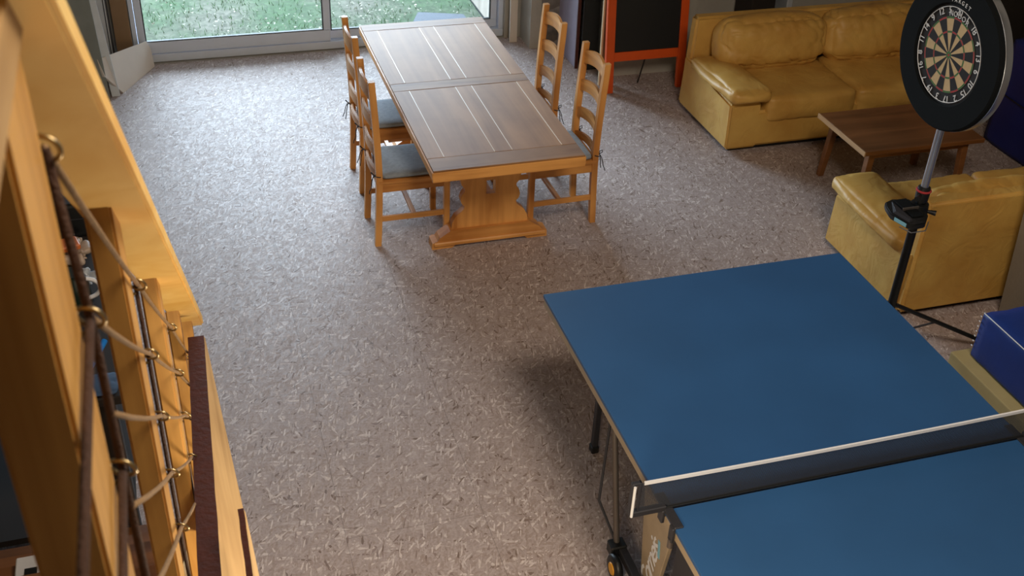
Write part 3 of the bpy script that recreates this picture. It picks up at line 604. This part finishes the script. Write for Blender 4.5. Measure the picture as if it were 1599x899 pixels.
# ------------------------------------------------------------------ chalkboard easel
t = thing('chalkboard_easel', 'orange-framed black chalkboard easel standing against the alcove wall', 'chalkboard', (3.5, 7.5, 0))
def ez(y0, z, lean=.13): return y0+z*lean
def slat(name, x0, x1, z0, z1, y0, d, m, dx=0, lean=.13):
    bm = NB(); hexa(bm, [(x0, ez(y0, z0, lean), z0), (x1, ez(y0, z0, lean), z0), (x1, ez(y0, z0, lean)+d, z0), (x0, ez(y0, z0, lean)+d, z0), (x0+dx, ez(y0, z1, lean), z1), (x1+dx, ez(y0, z1, lean), z1), (x1+dx, ez(y0, z1, lean)+d, z1), (x0+dx, ez(y0, z1, lean)+d, z1)])
    bmesh.ops.bevel(bm, geom=list(bm.edges), offset=.002, affect='EDGES'); return obj(name, bm, m, t, world=True)
E0 = 7.45
slat('leg', 3.165, 3.232, 0, 1.55, E0, .035, ORANGE); slat('leg', 3.770, 3.835, 0, 1.55, E0, .035, ORANGE)
slat('cross_rail', 3.232, 3.770, .245, .315, E0+.004, .026, ORANGE); slat('cross_rail', 3.232, 3.770, 1.44, 1.52, E0+.004, .026, ORANGE)
slat('board_panel', 3.232, 3.770, .315, 1.44, E0+.010, .012, CHALK)
bm = NB(); tube(bm, [(3.50, 7.60, 0), (3.51, 7.52, .26)], .006, 6); obj('rear_prop', bm, DARKV, t, world=True)

# ------------------------------------------------------------------ ping-pong table
t = thing('ping_pong_table', 'blue ping-pong table with net, beige steel frame and folding undercarriage', 'ping-pong table', (2.22, 2.53, 0))
PX0, PX1_, = 1.452, 2.977
for (y0, y1) in ((2.541, 3.911), (1.155, 2.525)):
    bm = NB(); box(bm, (PX0, y0, .742), (PX1_, y1, .760), .0015); h = obj('table_half', bm, TABLE_BLUE, t, world=True)
    bm = NB(); a = .004
    box(bm, (PX0+a, y0+a, .700), (PX0+.026, y1-a, .742), .002); box(bm, (PX1_-.026, y0+a, .700), (PX1_-a, y1-a, .742), .002); box(bm, (PX0+.026, y0+a, .700), (PX1_-.026, y0+.03, .742)); box(bm, (PX0+.026, y1-.03, .700), (PX1_-.026, y1-a, .742))
    for x in (1.95, 2.45): box(bm, (x, y0+.03, .71), (x+.03, y1-.03, .742))
    obj('edge_frame', bm, BEIGE_STEEL, h, world=True)
def tub(name, pts, r, m, parent=t, smooth=60, n=8):
    bm = NB(); tube(bm, pts, r, n); return obj(name, bm, m, parent, smooth=smooth, world=True)
for x in (1.66, 2.78):
    for y in (3.64, 1.42):
        l = None; bm = NB(); box(bm, (x-.013, y-.016, .03), (x+.013, y+.016, .742), .003); l = obj('leg', bm, DARK_STEEL, t, world=True)
        bm = NB(); box(bm, (x-.018, y-.022, 0), (x+.018, y+.022, .04), .004); obj('foot', bm, BLACK, l, world=True)
for y in (3.64, 1.42): tub('leg_brace', [(1.66, y, .62), (2.78, y, .62)], .009, GREY_STEEL)
# folding undercarriage
for s in (1, -1):
    yc = 2.533
    for x in (1.50, 2.93):
        tub('undercarriage_tube', [(x, yc+s*.60, .715), (x, yc+s*.42, .10)], .014, GREY_STEEL)
        q = -1 if x < 2 else 1
        tub('brace_rod', [(x, yc+s*.62, .69), (x+q*.060, yc+s*.52, .30), (x+q*.004, yc+s*.43, .13)], .006, DARK_STEEL)
        bm = NB(); box(bm, (x-.035, yc+s*.42-.03, .075), (x+.035, yc+s*.42+.03, .135), .006); obj('joint_block', bm, BLACK, t, world=True)
for x in (1.515, 2.915):
    bm = NB(); box(bm, (x-.017, 2.08, .085), (x+.017, 2.99, .125), .003); obj('base_rail', bm, DARK_STEEL, t, world=True)
    for y in (2.885, 2.18):
        Mx = Matrix.Translation((x-.045 if x < 2 else x+.045, y, .062)) @ Matrix.Rotation(PI/2, 4, 'Y')
        bm = NB(); lathe(bm, [(.028, -.016), (.052, -.016), (.060, -.010), (.062, 0), (.060, .010), (.052, .016), (.028, .016)], 28, Mx); wob = obj('wheel', bm, BLACK, t, smooth=50, world=True)
        bm = NB(); lathe(bm, [(0, -.020), (.026, -.020), (.032, -.012), (.032, .012), (.026, .020), (0, .020)], 24, Mx); obj('wheel_hub', bm, YELLOWP, wob, smooth=40, world=True, label='yellow wheel hub')
# central panel with the maker's script
pan = None; bm = NB(); hexa(bm, [(1.55, 2.69, .03), (1.57, 2.69, .03), (1.57, 2.80, .03), (1.55, 2.80, .03), (1.55, 2.580, .698), (1.57, 2.580, .698), (1.57, 2.91, .698), (1.55, 2.91, .698)])
bmesh.ops.bevel(bm, geom=list(bm.edges), offset=.003, affect='EDGES'); pan = obj('side_panel', bm, BEIGE_STEEL, t, world=True)
bm = NB(); box(bm, (1.545, 1.95, .12), (1.56, 2.56, .66), .004); obj('inner_panel', bm, DARK_STEEL, t, world=True)
def text_bm(body, size, mat4, ext=.0004, shear=0.0, spacing=1.0, off=0.0):
    cu = bpy.data.curves.new('txt', 'FONT'); cu.body = body; cu.size = size; cu.extrude = ext; cu.align_x = 'CENTER'; cu.align_y = 'CENTER'; cu.shear = shear; cu.space_character = spacing; cu.offset = off; cu.resolution_u = 3
    o = bpy.data.objects.new('txt', cu); C.objects.link(o); dg = bpy.context.evaluated_depsgraph_get(); me = bpy.data.meshes.new_from_object(o.evaluated_get(dg))
    bm = NB(); bm.from_mesh(me); bmesh.ops.transform(bm, matrix=mat4, verts=bm.verts); bpy.data.objects.remove(o); bpy.data.curves.remove(cu); bpy.data.meshes.remove(me); return bm
def merge(bms):
    out = NB()
    for b in bms:
        me = bpy.data.meshes.new('tmp'); b.to_mesh(me); b.free(); out.from_mesh(me); bpy.data.meshes.remove(me)
    return out
# text plane: reads upwards on the -x face of the panel
def panel_frame(y, z, a=0):   # local x -> up (+z), local y -> +y (letters' tops towards far side), normal -x
    m = Matrix(((0, 0, -1), (0, 1, 0), (1, 0, 0))).to_4x4(); m = Matrix.Rotation(math.radians(a), 4, 'X') @ m; m.translation = (1.5485, y, z); return m
# local x=+z ; local y must be such that text is readable from -x: x_t = up, y_t = +y gives normal = z cross y = -x
bm = text_bm('Corneis', .125, panel_frame(2.745, .205, 9), shear=.4, spacing=.80, off=.0012); obj('script_lettering', bm, WHITE, pan, world=True, label='white script lettering')
bm = NB(); hexa(bm, [(1.5478, 2.676, .315), (1.55, 2.676, .315), (1.55, 2.692, .315), (1.5478, 2.692, .315), (1.5478, 2.690, .395), (1.55, 2.690, .395), (1.55, 2.706, .395), (1.5478, 2.706, .395)]); obj('blue_dash', bm, BLUEP, pan, world=True, label='pale blue dash')
# net
net = thing('table_tennis_net', 'dark fine net with white top band stretched across the blue table', 'net', (2.215, 2.533, .76))
yN = 2.533; xa, xb = 1.325, 3.105
bm = NB(); n = 30
def sag(x): u = (x-xa)/(xb-xa); return .9125-.010*4*u*(1-u)
rows = [[bm.verts.new((xa+.02+(xb-xa-.04)*k/n, yN, z if z < .9 else sag(xa+(xb-xa)*k/n))) for z in (.766, .82, .9)] for k in range(n+1)]
for r_, x in zip(rows, range(n+1)): r_[2].co.z = sag(r_[2].co.x)-.004
for A, B_ in zip(rows, rows[1:]):
    for i in range(2): bm.faces.new((A[i], A[i+1], B_[i+1], B_[i]))
obj('mesh', bm, NET, net, world=True)
bm = NB(); rows = []
for k in range(n+1):
    x = xa+.035+(xb-xa-.07)*k/n; z = sag(x); rows.append([bm.verts.new(p) for p in ((x, yN-.0035, z-.013), (x, yN+.0035, z-.013), (x, yN+.0035, z), (x, yN-.0035, z))])
for A, B_ in zip(rows, rows[1:]):
    for i in range(4): bm.faces.new((A[i], A[(i+1) % 4], B_[(i+1) % 4], B_[i]))
bm.faces.new(rows[0][::-1]); bm.faces.new(rows[-1]); obj('top_band', bm, WHITE, net, world=True)
bm = NB(); box(bm, (xa+.12, yN-.007, .760), (xb-.12, yN+.007, .770), .002); obj('bottom_cord', bm, BLACK, net, world=True)
for s, xe, xi in ((1, xa-.010, 1.452), (-1, xb+.010, 2.977)):
    lo, hi = min(xe, xi), max(xe, xi)
    bm = NB(); box(bm, (lo, yN-.012, .755), (hi+(.004 if s > 0 else 0), yN+.012, .780), .003)                     # arm
    box(bm, (xe-.003, yN-.010, .765), (xe+.006, yN+.010, .915), .002); box(bm, (min(xe, xe+s*.035), yN-.008, .905), (max(xe, xe+s*.035), yN+.008, .917), .002)
    box(bm, (xe+s*.030-.003, yN-.009, .78), (xe+s*.030+.003, yN+.009, .917), .001)
    xk = xi-s*.004; box(bm, (min(xk, xk+s*.035), yN-.105, .752), (max(xk, xk+s*.035), yN+.075, .766), .003); box(bm, (xk-.008, yN-.105, .69), (xk+.006, yN-.075, .76), .003); box(bm, (xk-.008, yN-.015, .70), (xk+.006, yN+.02, .76), .003)
    br = obj('net_bracket', bm, DARK_STEEL, net, world=True)
    bm = NB(); tube(bm, [(xe+s*.004, yN-.016, .768), (xe+s*.004, yN-.016, .910)], .0055, 8); obj('net_sleeve', bm, WHITE, br, smooth=60, world=True, label='white sleeve at the net end')
    bm = NB(); tube(bm, [(xk, yN-.09, .66), (xk, yN-.09, .70)], .012, 12); obj('clamp_screw', bm, GREY_STEEL, br, smooth=50, world=True)

# ------------------------------------------------------------------ dartboard on its stand
BP = Vector((3.338, 3.957, 1.735)); nrm = Vector((-1, -.018, 0)).normalized()      # faces the throwing side
xr = Vector((0, 0, 1)).cross(nrm).normalized()       # board's right as seen from the front
def FB(off=0.0, rot=0.0):
    m = Matrix((xr, Vector((0, 0, 1)), nrm)).transposed().to_4x4(); m.translation = BP+nrm*off; return m @ Matrix.Rotation(math.radians(rot), 4, 'Z')
t = thing('dartboard', 'round bristle dartboard with thick black surround and silver rim on a tall stand', 'dartboard', tuple(BP))
ROT = 0
cols = {'cream': CREAM, 'black': SISALBLK, 'red': DRED, 'green': DGREEN}
bm = NB(); lathe(bm, [(0, -.034), (.2255, -.034), (.2255, -.001), (0, -.001)], 64, FB()); brd = obj('board', bm, SISALBLK, t, smooth=40, world=True)
def sector(bm, r0, r1, a0, a1, z, n=5):
    Mx = FB(z); A = []; B_ = []
    for k in range(n+1):
        a = math.radians(a0+(a1-a0)*k/n); A.append(bm.verts.new(Mx @ Vector((r0*math.sin(a), r0*math.cos(a), 0)))); B_.append(bm.verts.new(Mx @ Vector((r1*math.sin(a), r1*math.cos(a), 0))))
    for k in range(n): bm.faces.new((A[k], A[k+1], B_[k+1], B_[k]))
sb = {k: NB() for k in cols}
for s in range(20):
    c = s*18-ROT; a0, a1 = c-9, c+9; dark = (s % 2 == 0)
    main = 'black' if dark else 'cream'; rg = 'red' if dark else 'green'
    for r0, r1, k in ((.016, .099, main), (.099, .107, rg), (.107, .162, main), (.162, .170, rg)): sector(sb[k], r0, r1, a0, a1, .0006)
for r0, r1, k in ((.0, .0064, 'red'), (.0064, .016, 'green')):
    for s in range(20): sector(sb[k], max(r0, 1e-4), r1, s*18, s*18+18, .0006, 2)
for k, b_ in sb.items(): obj({'cream': 'cream_segments', 'black': 'black_segments', 'red': 'red_segments', 'green': 'green_segments'}[k], b_, cols[k], brd, world=True)
bm = NB()
for r in (.0064, .016, .099, .107, .162, .170): torus(bm, BP+nrm*.0008, nrm, r, .0005, 64, 5)
for s in range(20):
    a = math.radians(s*18+9-ROT); d = xr*math.sin(a)+Vector((0, 0, 1))*math.cos(a); tube(bm, [BP+nrm*.0008+d*.016, BP+nrm*.0008+d*.170], .0005, 5)
obj('spider_wire', bm, WIRED, brd, world=True)
bm = NB(); torus(bm, BP+nrm*.004, nrm, .214, .0019, 72, 6); obj('number_ring', bm, WIRE, t, smooth=180, world=True)
nums = [20, 1, 18, 4, 13, 6, 10, 15, 2, 17, 3, 19, 7, 16, 8, 11, 14, 9, 12, 5]; bms = []
for i, nmb in enumerate(nums):
    a = math.radians(i*18-ROT); Mx = FB(.003) @ Matrix.Translation((.197*math.sin(a), .197*math.cos(a), 0)) @ Matrix.Rotation(-a, 4, 'Z'); bms.append(text_bm(str(nmb), .043, Mx, .0006, off=.0002, spacing=.85))
obj('numerals', merge(bms), WIRE, t, world=True)
def arc_text(s, r, a_c, step, size, z):
    out = []
    for i, ch in enumerate(s):
        a = math.radians(a_c+(i-(len(s)-1)/2)*step); out.append(text_bm(ch, size, FB(z) @ Matrix.Translation((r*math.sin(a), r*math.cos(a), 0)) @ Matrix.Rotation(-a, 4, 'Z'), .0003, off=.0002))
    return merge(out)
obj('maker_lettering', arc_text('NODOR', .184, 3, 9.0, .034, .0052), WIRE, t, world=True)
bm = NB(); lathe(bm, [(.2265, -.034), (.2265, .006), (.232, .012), (.338, .012), (.345, .006), (.347, -.012), (.347, -.020), (.2265, -.020), (.2265, -.034)], 80, FB()); sur = obj('surround', bm, BLACKM, t, smooth=35, world=True)
obj('surround_lettering', arc_text('TARGET', .246, 1, 5.6, .026, .0125), WIRE, sur, world=True)
bm = NB(); lathe(bm, [(.320, -.052), (.346, -.052), (.3485, -.048), (.3485, -.014), (.3465, -.012), (.330, -.018)], 80, FB()); obj('silver_rim', bm, SILVER, t, smooth=40, world=True)
PXY = Vector((3.425, 3.975, 0))
s_ = thing('dartboard_stand', 'tall tripod stand of grey and black tube carrying the dartboard', 'stand', (PXY.x, PXY.y, 0))
def P3(z, dx=0, dy=0): return (PXY.x+dx, PXY.y+dy, z)
bm = NB(); tube(bm, [P3(1.02), P3(1.95)], .019, 16); obj('upper_pole', bm, SILVER, s_, smooth=60, world=True, label='silver grey upper tube')
bm = NB(); tube(bm, [P3(.12), P3(1.03)], .022, 16); obj('lower_pole', bm, BLACK, s_, smooth=60, world=True, label='black lower tube')
bm = NB(); lathe(bm, [(.022, .955), (.032, .96), (.034, 1.0), (.030, 1.035), (.020, 1.04)], 24, Matrix.Translation((PXY.x, PXY.y, 0))); obj('collar', bm, BLACK, s_, smooth=50, world=True)
bm = NB(); torus(bm, P3(1.018), (0, 0, 1), .0325, .006, 28, 8); obj('collar_ring', bm, DRED, s_, smooth=180, world=True, label='red collar ring')
bm = NB(); tube(bm, [P3(1.0, -.03, -.02), P3(1.0, -.065, -.045)], [.009, .013], 12); obj('lock_knob', bm, BLACK, s_, smooth=50, world=True)
bm = NB(); box(bm, (PXY.x-.045, PXY.y-.03, 1.70), (PXY.x-.015, PXY.y+.03, 1.77), .004); tube(bm, [P3(1.735, -.05), P3(1.735, 0)], .02, 12); obj('board_bracket', bm, BLACK, s_, world=True)
hub = P3(.40)
for a in (-8, 112, 232):
    d = Vector((math.cos(math.radians(a)), math.sin(math.radians(a)), 0)); bm = NB(); c0 = Vector(P3(.33))+d*.02; c1 = Vector((PXY.x, PXY.y, .015))+d*.66
    tube(bm, [c0, c1], .012, 10); lg = obj('leg', bm, BLACK, s_, smooth=60, world=True)
    bm = NB(); tube(bm, [Vector(P3(.13))+d*.02, c0.lerp(c1, .42)], .006, 8); obj('leg_stay', bm, DARK_STEEL, lg, smooth=60, world=True)
    bm = NB(); tube(bm, [c1-Vector((0, 0, .003)), c1+d*.03+Vector((0, 0, -.0))], .015, 10); obj('rubber_foot', bm, BLACK, lg, smooth=60, world=True)
# accessory tray clamped on the pole
tr = thing('dart_tray', 'black plastic dart holder tray clamped to the dartboard stand', 'tray', P3(.90))
def tray_part(name, bm, m, **k): return obj(name, bm, m, tr, world=True, **k)
out = [(3.250, 4.000), (3.232, 3.930), (3.262, 3.825), (3.285, 3.808), (3.350, 3.812), (3.412, 3.880), (3.430, 3.965), (3.405, 4.040), (3.320, 4.058), (3.270, 4.040)]
bm = NB(); prism(bm, out, 'z', .905, .935); bmesh.ops.bevel(bm, geom=list(bm.edges), offset=.005, segments=2, affect='EDGES'); tray_part('tray_body', bm, BLACK, smooth=40)
bm = NB(); box(bm, (3.310, 3.950, .9352), (3.385, 4.035, .946), .004); tray_part('raised_pocket', bm, BLACKM)
bm = NB(); box(bm, (3.315, 3.868, .9352), (3.378, 3.935, .943), .003); tray_part('front_pocket', bm, BLACKM)
bm = NB(); box(bm, (3.305, 3.938, .9352), (3.395, 3.946, .950), .001); tray_part('divider', bm, GREY_STEEL)
bm = NB(); hexa(bm, [(3.248, 3.935, .9352), (3.272, 3.835, .9352), (3.300, 3.845, .9352), (3.300, 4.03, .9352), (3.262, 3.935, .944), (3.284, 3.845, .944), (3.296, 3.848, .944), (3.296, 4.02, .944)]); tray_part('sloping_lip', bm, DARK_STEEL)
bm = NB(); hexa(bm, [(3.2385, 3.905, .910), (3.2590, 3.834, .910), (3.2635, 3.836, .910), (3.243, 3.907, .910), (3.2385, 3.905, .930), (3.2590, 3.834, .930), (3.2635, 3.836, .930), (3.243, 3.907, .930)]); tray_part('label_strip', bm, BLUEP, label='pale blue strip on the tray edge')
bm = NB(); tube(bm, [(3.245, 3.86, .90), (3.272, 3.802, .897), (3.352, 3.802, .897), (3.418, 3.872, .897)], .003, 6); tray_part('dart_rail', bm, SILVER)
bm = NB(); lathe(bm, [(.024, .875), (.045, .875), (.047, .90), (.043, .945), (.024, .948)], 28, Matrix.Translation((PXY.x, PXY.y, 0))); obj('clamp', bm, BLACK, tr, smooth=40, world=True)
bm = NB(); tube(bm, [P3(.91, .03, -.03), P3(.91, .062, -.058)], [.008, .014], 12); obj('clamp_knob', bm, BLACK, tr, smooth=50, world=True)

# ------------------------------------------------------------------ blue blocks, platform, pillar at the right
bm = NB(); box(bm, (3.606, 1.9, .0), (5.0, 3.665, .22), .008, seg=2); tag(obj('low_platform', bm, BEDB), 'beige boxed platform under the royal blue foam block', 'platform')
t = thing('foam_block', 'royal blue vinyl foam block with white piping, on the beige platform', 'foam block', (4.2, 2.9, .22))
bm = NB(); puff(bm, (3.668, 2.2, .221), (4.75, 3.615, .500), rad=.022, crown=.006, wr=.003, seed=5, n=22, freq=4); obj('cover', bm, BLUEMAT, t, smooth=180, world=True)
bm = NB(); tube(bm, [(3.672, 2.25, .494), (3.669, 2.6, .497), (3.669, 3.2, .497), (3.676, 3.602, .492), (3.69, 3.612, .488)], .0028, 6); obj('piping', bm, WHITE, t, smooth=180, world=True, label='white piping')
bm = NB()
for k in range(7): tube(bm, [(3.668, 3.605, .47-.03*k), (3.678, 3.619, .463-.03*k)], .003, 6)
obj('lacing', bm, WHITE, t, world=True)
t = thing('crash_mat', 'dark navy vinyl crash mat standing beyond the coffee table at the right edge', 'mat', (6.1, 5.6, 0))
bm = NB(); puff(bm, (5.655, 4.95, 0), (6.9, 6.12, .80), rad=.02, crown=.01, wr=.004, seed=8, n=20, freq=3); obj('cover', bm, NAVYMAT, t, smooth=180, world=True)
bm = NB(); tube(bm, [(5.654, 4.97, .40), (5.640, 5.3, .405), (5.640, 5.8, .40), (5.654, 6.10, .40)], .004, 6); obj('seam', bm, BLACK, t, smooth=180, world=True)
bm = NB(); hexa(bm, [(4.33, 3.72, 0), (4.72, 3.72, 0), (4.72, 4.16, 0), (4.33, 4.16, 0), (4.20, 3.72, 1.02), (4.62, 3.72, 1.02), (4.62, 4.16, 1.02), (4.235, 4.16, 1.02)])
bmesh.ops.bevel(bm, geom=list(bm.edges), offset=.012, segments=2, affect='EDGES')
box(bm, (4.36, 3.76, 1.0), (4.62, 4.12, 5.2), .01); tag(obj('pillar', bm, PLASTER), 'grey plastered pillar with flared base behind the second sofa, at the right edge', 'pillar')

# ------------------------------------------------------------------ boards and profiles leaning in the far left corner
t = thing('white_board', 'off-white cut board with a slanting lower corner leaning in the window corner', 'board', (-.35, 8.5, 0))
A_ = Vector((-.406, 8.308, 0)); nn = Vector((.881, -.472, .35)).normalized()
pts = [Vector(p) for p in ((-.165, 8.761, .003), (-.176, 8.829, .122), (-.201, 8.83, .187), (-.547, 8.265, .297), (-.517, 8.233, .177), (-.406, 8.308, .0))]
fix = []
for p in pts: fix.append(p-nn*((p-A_).dot(nn)))
def shift(p): return Vector((p.x, min(p.y, 8.752), p.z))
bm = NB(); F = [bm.verts.new(p-Vector((0, .085, 0))) for p in fix]; K = [bm.verts.new(p-Vector((0, .085, 0))-nn*.018) for p in fix]; bm.faces.new(F); bm.faces.new(K[::-1])
for i in range(6): bm.faces.new((F[i], F[(i+1) % 6], K[(i+1) % 6], K[i]))
obj('panel', bm, PANELW, t, world=True)
def leaner(name, label, cat, x0, x1, y, yb, z1, th, m, dx=0, parts=None, group=None, dz=0):
    t = thing(name, label, cat, ((x0+x1)/2, y, 0), 0, group); bm = NB()
    hexa(bm, [(x0, y, dz), (x1, y, dz), (x1, y+th, dz), (x0, y+th, dz), (x0+dx, yb, z1), (x1+dx, yb, z1), (x1+dx, yb+th, z1), (x0+dx, yb+th, z1)]); bmesh.ops.bevel(bm, geom=list(bm.edges), offset=.002, affect='EDGES')
    obj('panel', bm, m, t, world=True); return t
tag(leaner('cardboard_sheet', 'brown cardboard sheet leaning between window frame and aluminium profile', 'cardboard', -.425, -.305, 8.70, 8.78, 1.9, .012, CARD), None)
tt = leaner('aluminium_profile', 'tall grey aluminium profile leaning behind the off-white board', 'profile', -.545, -.455, 8.60, 8.74, 2.1, .03, ALU)
bm = NB(); hexa(bm, [(-.452, 8.60, 0), (-.440, 8.60, 0), (-.440, 8.63, 0), (-.452, 8.63, 0), (-.452, 8.74, 2.1), (-.440, 8.74, 2.1), (-.440, 8.77, 2.1), (-.452, 8.77, 2.1)]); hexa(bm, [(-.470, 8.594, 0), (-.464, 8.594, 0), (-.464, 8.602, 0), (-.470, 8.602, 0), (-.470, 8.734, 2.1), (-.464, 8.734, 2.1), (-.464, 8.742, 2.1), (-.470, 8.742, 2.1)]); obj('channel', bm, DARK_STEEL, tt, world=True)
leaner('gap_shade_board', 'dark brown board added as the shade of the gap left of the aluminium profile', 'board', -.72, -.56, 8.62, 8.76, 2.0, .02, DARKV)  # dark board put in as the darkness between plank and profile
leaner('weathered_plank', 'broad weathered grey-green plank leaning beside the handrail, far left', 'plank', -.72, -.50, 8.12, 8.60, 2.3, .03, ZINC, dx=-.12)
leaner('weathered_plank', 'narrow pale grey plank foot below the off-white board', 'plank', -.49, -.43, 8.17, 8.50, .9, .02, ALU, dx=-.10)
# things leaning right of the window
leaner('curtain_board', 'pale beige board standing right of the window frame', 'board', 2.735, 2.80, 8.60, 8.68, 2.1, .02, PANELW)
t = leaner('wall_board', 'lilac-grey ribbed board on edge between the stone and the easel', 'board', 3.10, 3.118, 7.98, 8.05, 1.9, .44, LILAC)
bm = NB(); hexa(bm, [(3.098, 7.966, 0), (3.122, 7.966, 0), (3.122, 7.98, 0), (3.098, 7.98, 0), (3.098, 8.036, 1.9), (3.122, 8.036, 1.9), (3.122, 8.05, 1.9), (3.098, 8.05, 1.9)]); obj('edge_strip', bm, REDWOOD, t, world=True)
leaner('gap_shade_sheet', 'black sheet added as the shade of the gap behind the lilac-grey board', 'sheet', 3.13, 3.27, 7.92, 8.0, 1.9, .02, CHALK)  # black sheet put in to paint the dark of the gap
t = leaner('packing_board', 'brown flat board with pale left edge behind the orange easel leg', 'board', 3.185, 3.27, 7.62, 7.70, 1.8, .012, CARD)
bm = NB(); hexa(bm, [(3.172, 7.612, 0), (3.185, 7.612, 0), (3.185, 7.634, 0), (3.172, 7.634, 0), (3.172, 7.692, 1.8), (3.185, 7.692, 1.8), (3.185, 7.714, 1.8), (3.172, 7.714, 1.8)]); obj('pale_edge', bm, OAK_EDGE, t, world=True)
t = thing('wall_pipe', 'thin grey pipe running down the stone wall right of the window', 'pipe', (3.05, 8.47, 0)); bm = NB(); tube(bm, [(3.04, 8.44, 0), (3.035, 8.46, .5), (3.05, 8.47, 2.0)], .008, 8); obj('pipe', bm, ALU, t, smooth=60, world=True)
# items standing behind the far sofa
for x, w_, m, l in ((4.43, .20, DARKV, 'dark box standing behind the far sofa, left of the grey one'), (4.66, .05, ALU, 'narrow pale grey box behind the far sofa')):
    t = thing('storage_box', l, 'box', (x, 7.55, 0)); bm = NB(); box(bm, (x-w_/2, 7.45, 0), (x+w_/2, 7.72, 1.0), .006); obj('body', bm, m, t, world=True); bm = NB(); box(bm, (x-w_/2-.004, 7.445, .98), (x+w_/2+.004, 7.725, 1.01), .003); obj('lid', bm, m, t, world=True)

# ------------------------------------------------------------------ things stored on the left beyond the stairs
t = thing('workbench', 'dark low workbench with clutter, seen between the balustrade posts', 'workbench', (-.75, 4.1, 0))
bm = NB(); box(bm, (-1.2, 3.47, .85), (-.36, 4.95, .89), .004); obj('bench_top', bm, DARKV, t, world=True)
for x in (-1.15, -.42):
    for y in (3.53, 4.88): bm = NB(); box(bm, (x-.03, y-.03, 0), (x+.03, y+.03, .85), .003); obj('leg', bm, DARKV, t, world=True)
bm = NB(); box(bm, (-1.17, 3.50, .2), (-.40, 4.91, .23)); obj('lower_shelf', bm, DARKV, t, world=True)
t = thing('black_case', 'black case at the back of the workbench, with a faint seam', 'case', (-.7, 4.78, .89)); bm = NB(); box(bm, (-1.0, 4.66, .89), (-.45, 4.93, 1.06), .015, seg=2); obj('body', bm, BLACK, t, world=True)
bm = NB(); box(bm, (-1.0, 4.655, .985), (-.447, 4.934, .989)); obj('seam', bm, DARK_STEEL, t, world=True)
BAG = plain('crumpled_pale_plastic', (.70, .62, .55), .5, noise_amt=.2, scale=30); BAGO = plain('orange_packet', (.80, .42, .18), .5); GREENB = plain('dark_green_bottle', (.08, .14, .11), .3); BLUET = plain('bright_blue_handle', (.10, .45, .78), .4); BLUES = plain('slate_blue_cloth', (.22, .32, .45), .8)
t = thing('plastic_bag', 'crumpled pale bag with an orange packet between the first two posts', 'bag', (-.56, 4.45, .89)); bm = NB(); puff(bm, (-.66, 4.36, .891), (-.45, 4.56, 1.0), rad=.045, crown=.01, wr=.03, seed=3, n=16, freq=14); obj('bag_body', bm, BAG, t, smooth=180, world=True)
bm = NB(); box(bm, (-.585, 4.385, .985), (-.505, 4.47, 1.012), .006, rot=RZ(15)); obj('packet', bm, BAGO, t, world=True)
t = thing('glass_jar', 'dark green jar with a white curved handle on the workbench', 'jar', (-.52, 4.1, .89)); bm = NB(); lathe(bm, [(0, .89), (.055, .89), (.06, .90), (.06, 1.0), (.045, 1.03), (.045, 1.05), (0, 1.05)], 24, Matrix.Translation((-.52, 4.12, 0))); obj('jar_body', bm, GREENB, t, smooth=50, world=True)
bm = NB(); torus(bm, (-.475, 4.08, .99), (0, 1, .2), .055, .009, 20, 8, -.6, 2.6); obj('handle', bm, WHITE, t, smooth=180, world=True)
t = thing('foil_bundle', 'grey crumpled foil bundle beside the orange packet', 'bundle', (-.5, 4.25, .89)); bm = NB(); puff(bm, (-.58, 4.20, .891), (-.43, 4.34, .96), rad=.03, crown=.01, wr=.03, seed=6, n=14, freq=18); obj('foil', bm, ALU, t, smooth=30, world=True)
t = thing('blue_tool', 'tool with a bright blue handle and bent steel hook on the workbench', 'tool', (-.45, 3.7, .89)); bm = NB(); tube(bm, [(-.475, 3.64, .905), (-.435, 3.70, .935), (-.41, 3.76, .945)], .012, 10); obj('handle', bm, BLUET, t, smooth=60, world=True)
bm = NB(); tube(bm, [(-.475, 3.72, .90), (-.445, 3.70, .93), (-.43, 3.64, .92), (-.425, 3.625, .905), (-.44, 3.615, .90)], .004, 8); obj('hook', bm, SILVER, t, smooth=60, world=True)
t = thing('folded_cloth', 'slate blue folded cloth lying at the near end of the workbench', 'cloth', (-.45, 3.45, .89)); bm = NB(); puff(bm, (-.55, 3.475, .8905), (-.37, 3.605, .915), rad=.012, crown=.004, wr=.004, seed=4, n=14, freq=12); obj('cloth', bm, BLUES, t, smooth=180, world=True)
t = thing('black_cabinet', 'black cabinet against the left wall, seen in the dark beyond the nearest post', 'cabinet', (-1.3, 4.0, 0))
bm = NB(); box(bm, (-1.49, 3.36, .04), (-1.24, 5.2, 2.0), .006); obj('body', bm, BLACK, t, world=True)
bm = NB(); box(bm, (-1.24, 3.40, .10), (-1.225, 4.26, 1.95), .003); d_ = obj('door', bm, BLACK, t, world=True)

t = thing('junction_box', 'small white box with a black slot lying on a stair tread at the bottom left', 'box', (-.66, 2.76, .664))
bm = NB(); box(bm, (-.735, 2.80, .6635), (-.640, 2.93, .70), .004); obj('box_body', bm, WHITE, t, world=True)
bm = NB(); box(bm, (-.705, 2.84, .6995), (-.665, 2.87, .703), .001); obj('slot', bm, BLACK, t, world=True)

t = thing('wall_shade_block', 'dark brown block added to stand in for wall shade in the corner behind the navy crash mat', 'shade block', (6.4, 7.1, 0))  # added dark block, its colour stands in for shade on the wall
bm = NB(); box(bm, (5.85, 6.70, .05), (7.0, 7.60, .95), .01); obj('body', bm, DARKV, t, world=True)
bm = NB(); box(bm, (5.83, 6.68, .95), (7.02, 7.62, .99), .006); obj('lid', bm, DARKV, t, world=True)
for x in (5.92, 6.93):
    for y in (6.77, 7.53): bm = NB(); box(bm, (x-.03, y-.03, 0), (x+.03, y+.03, .05)); obj('foot', bm, DARKV, t, world=True)
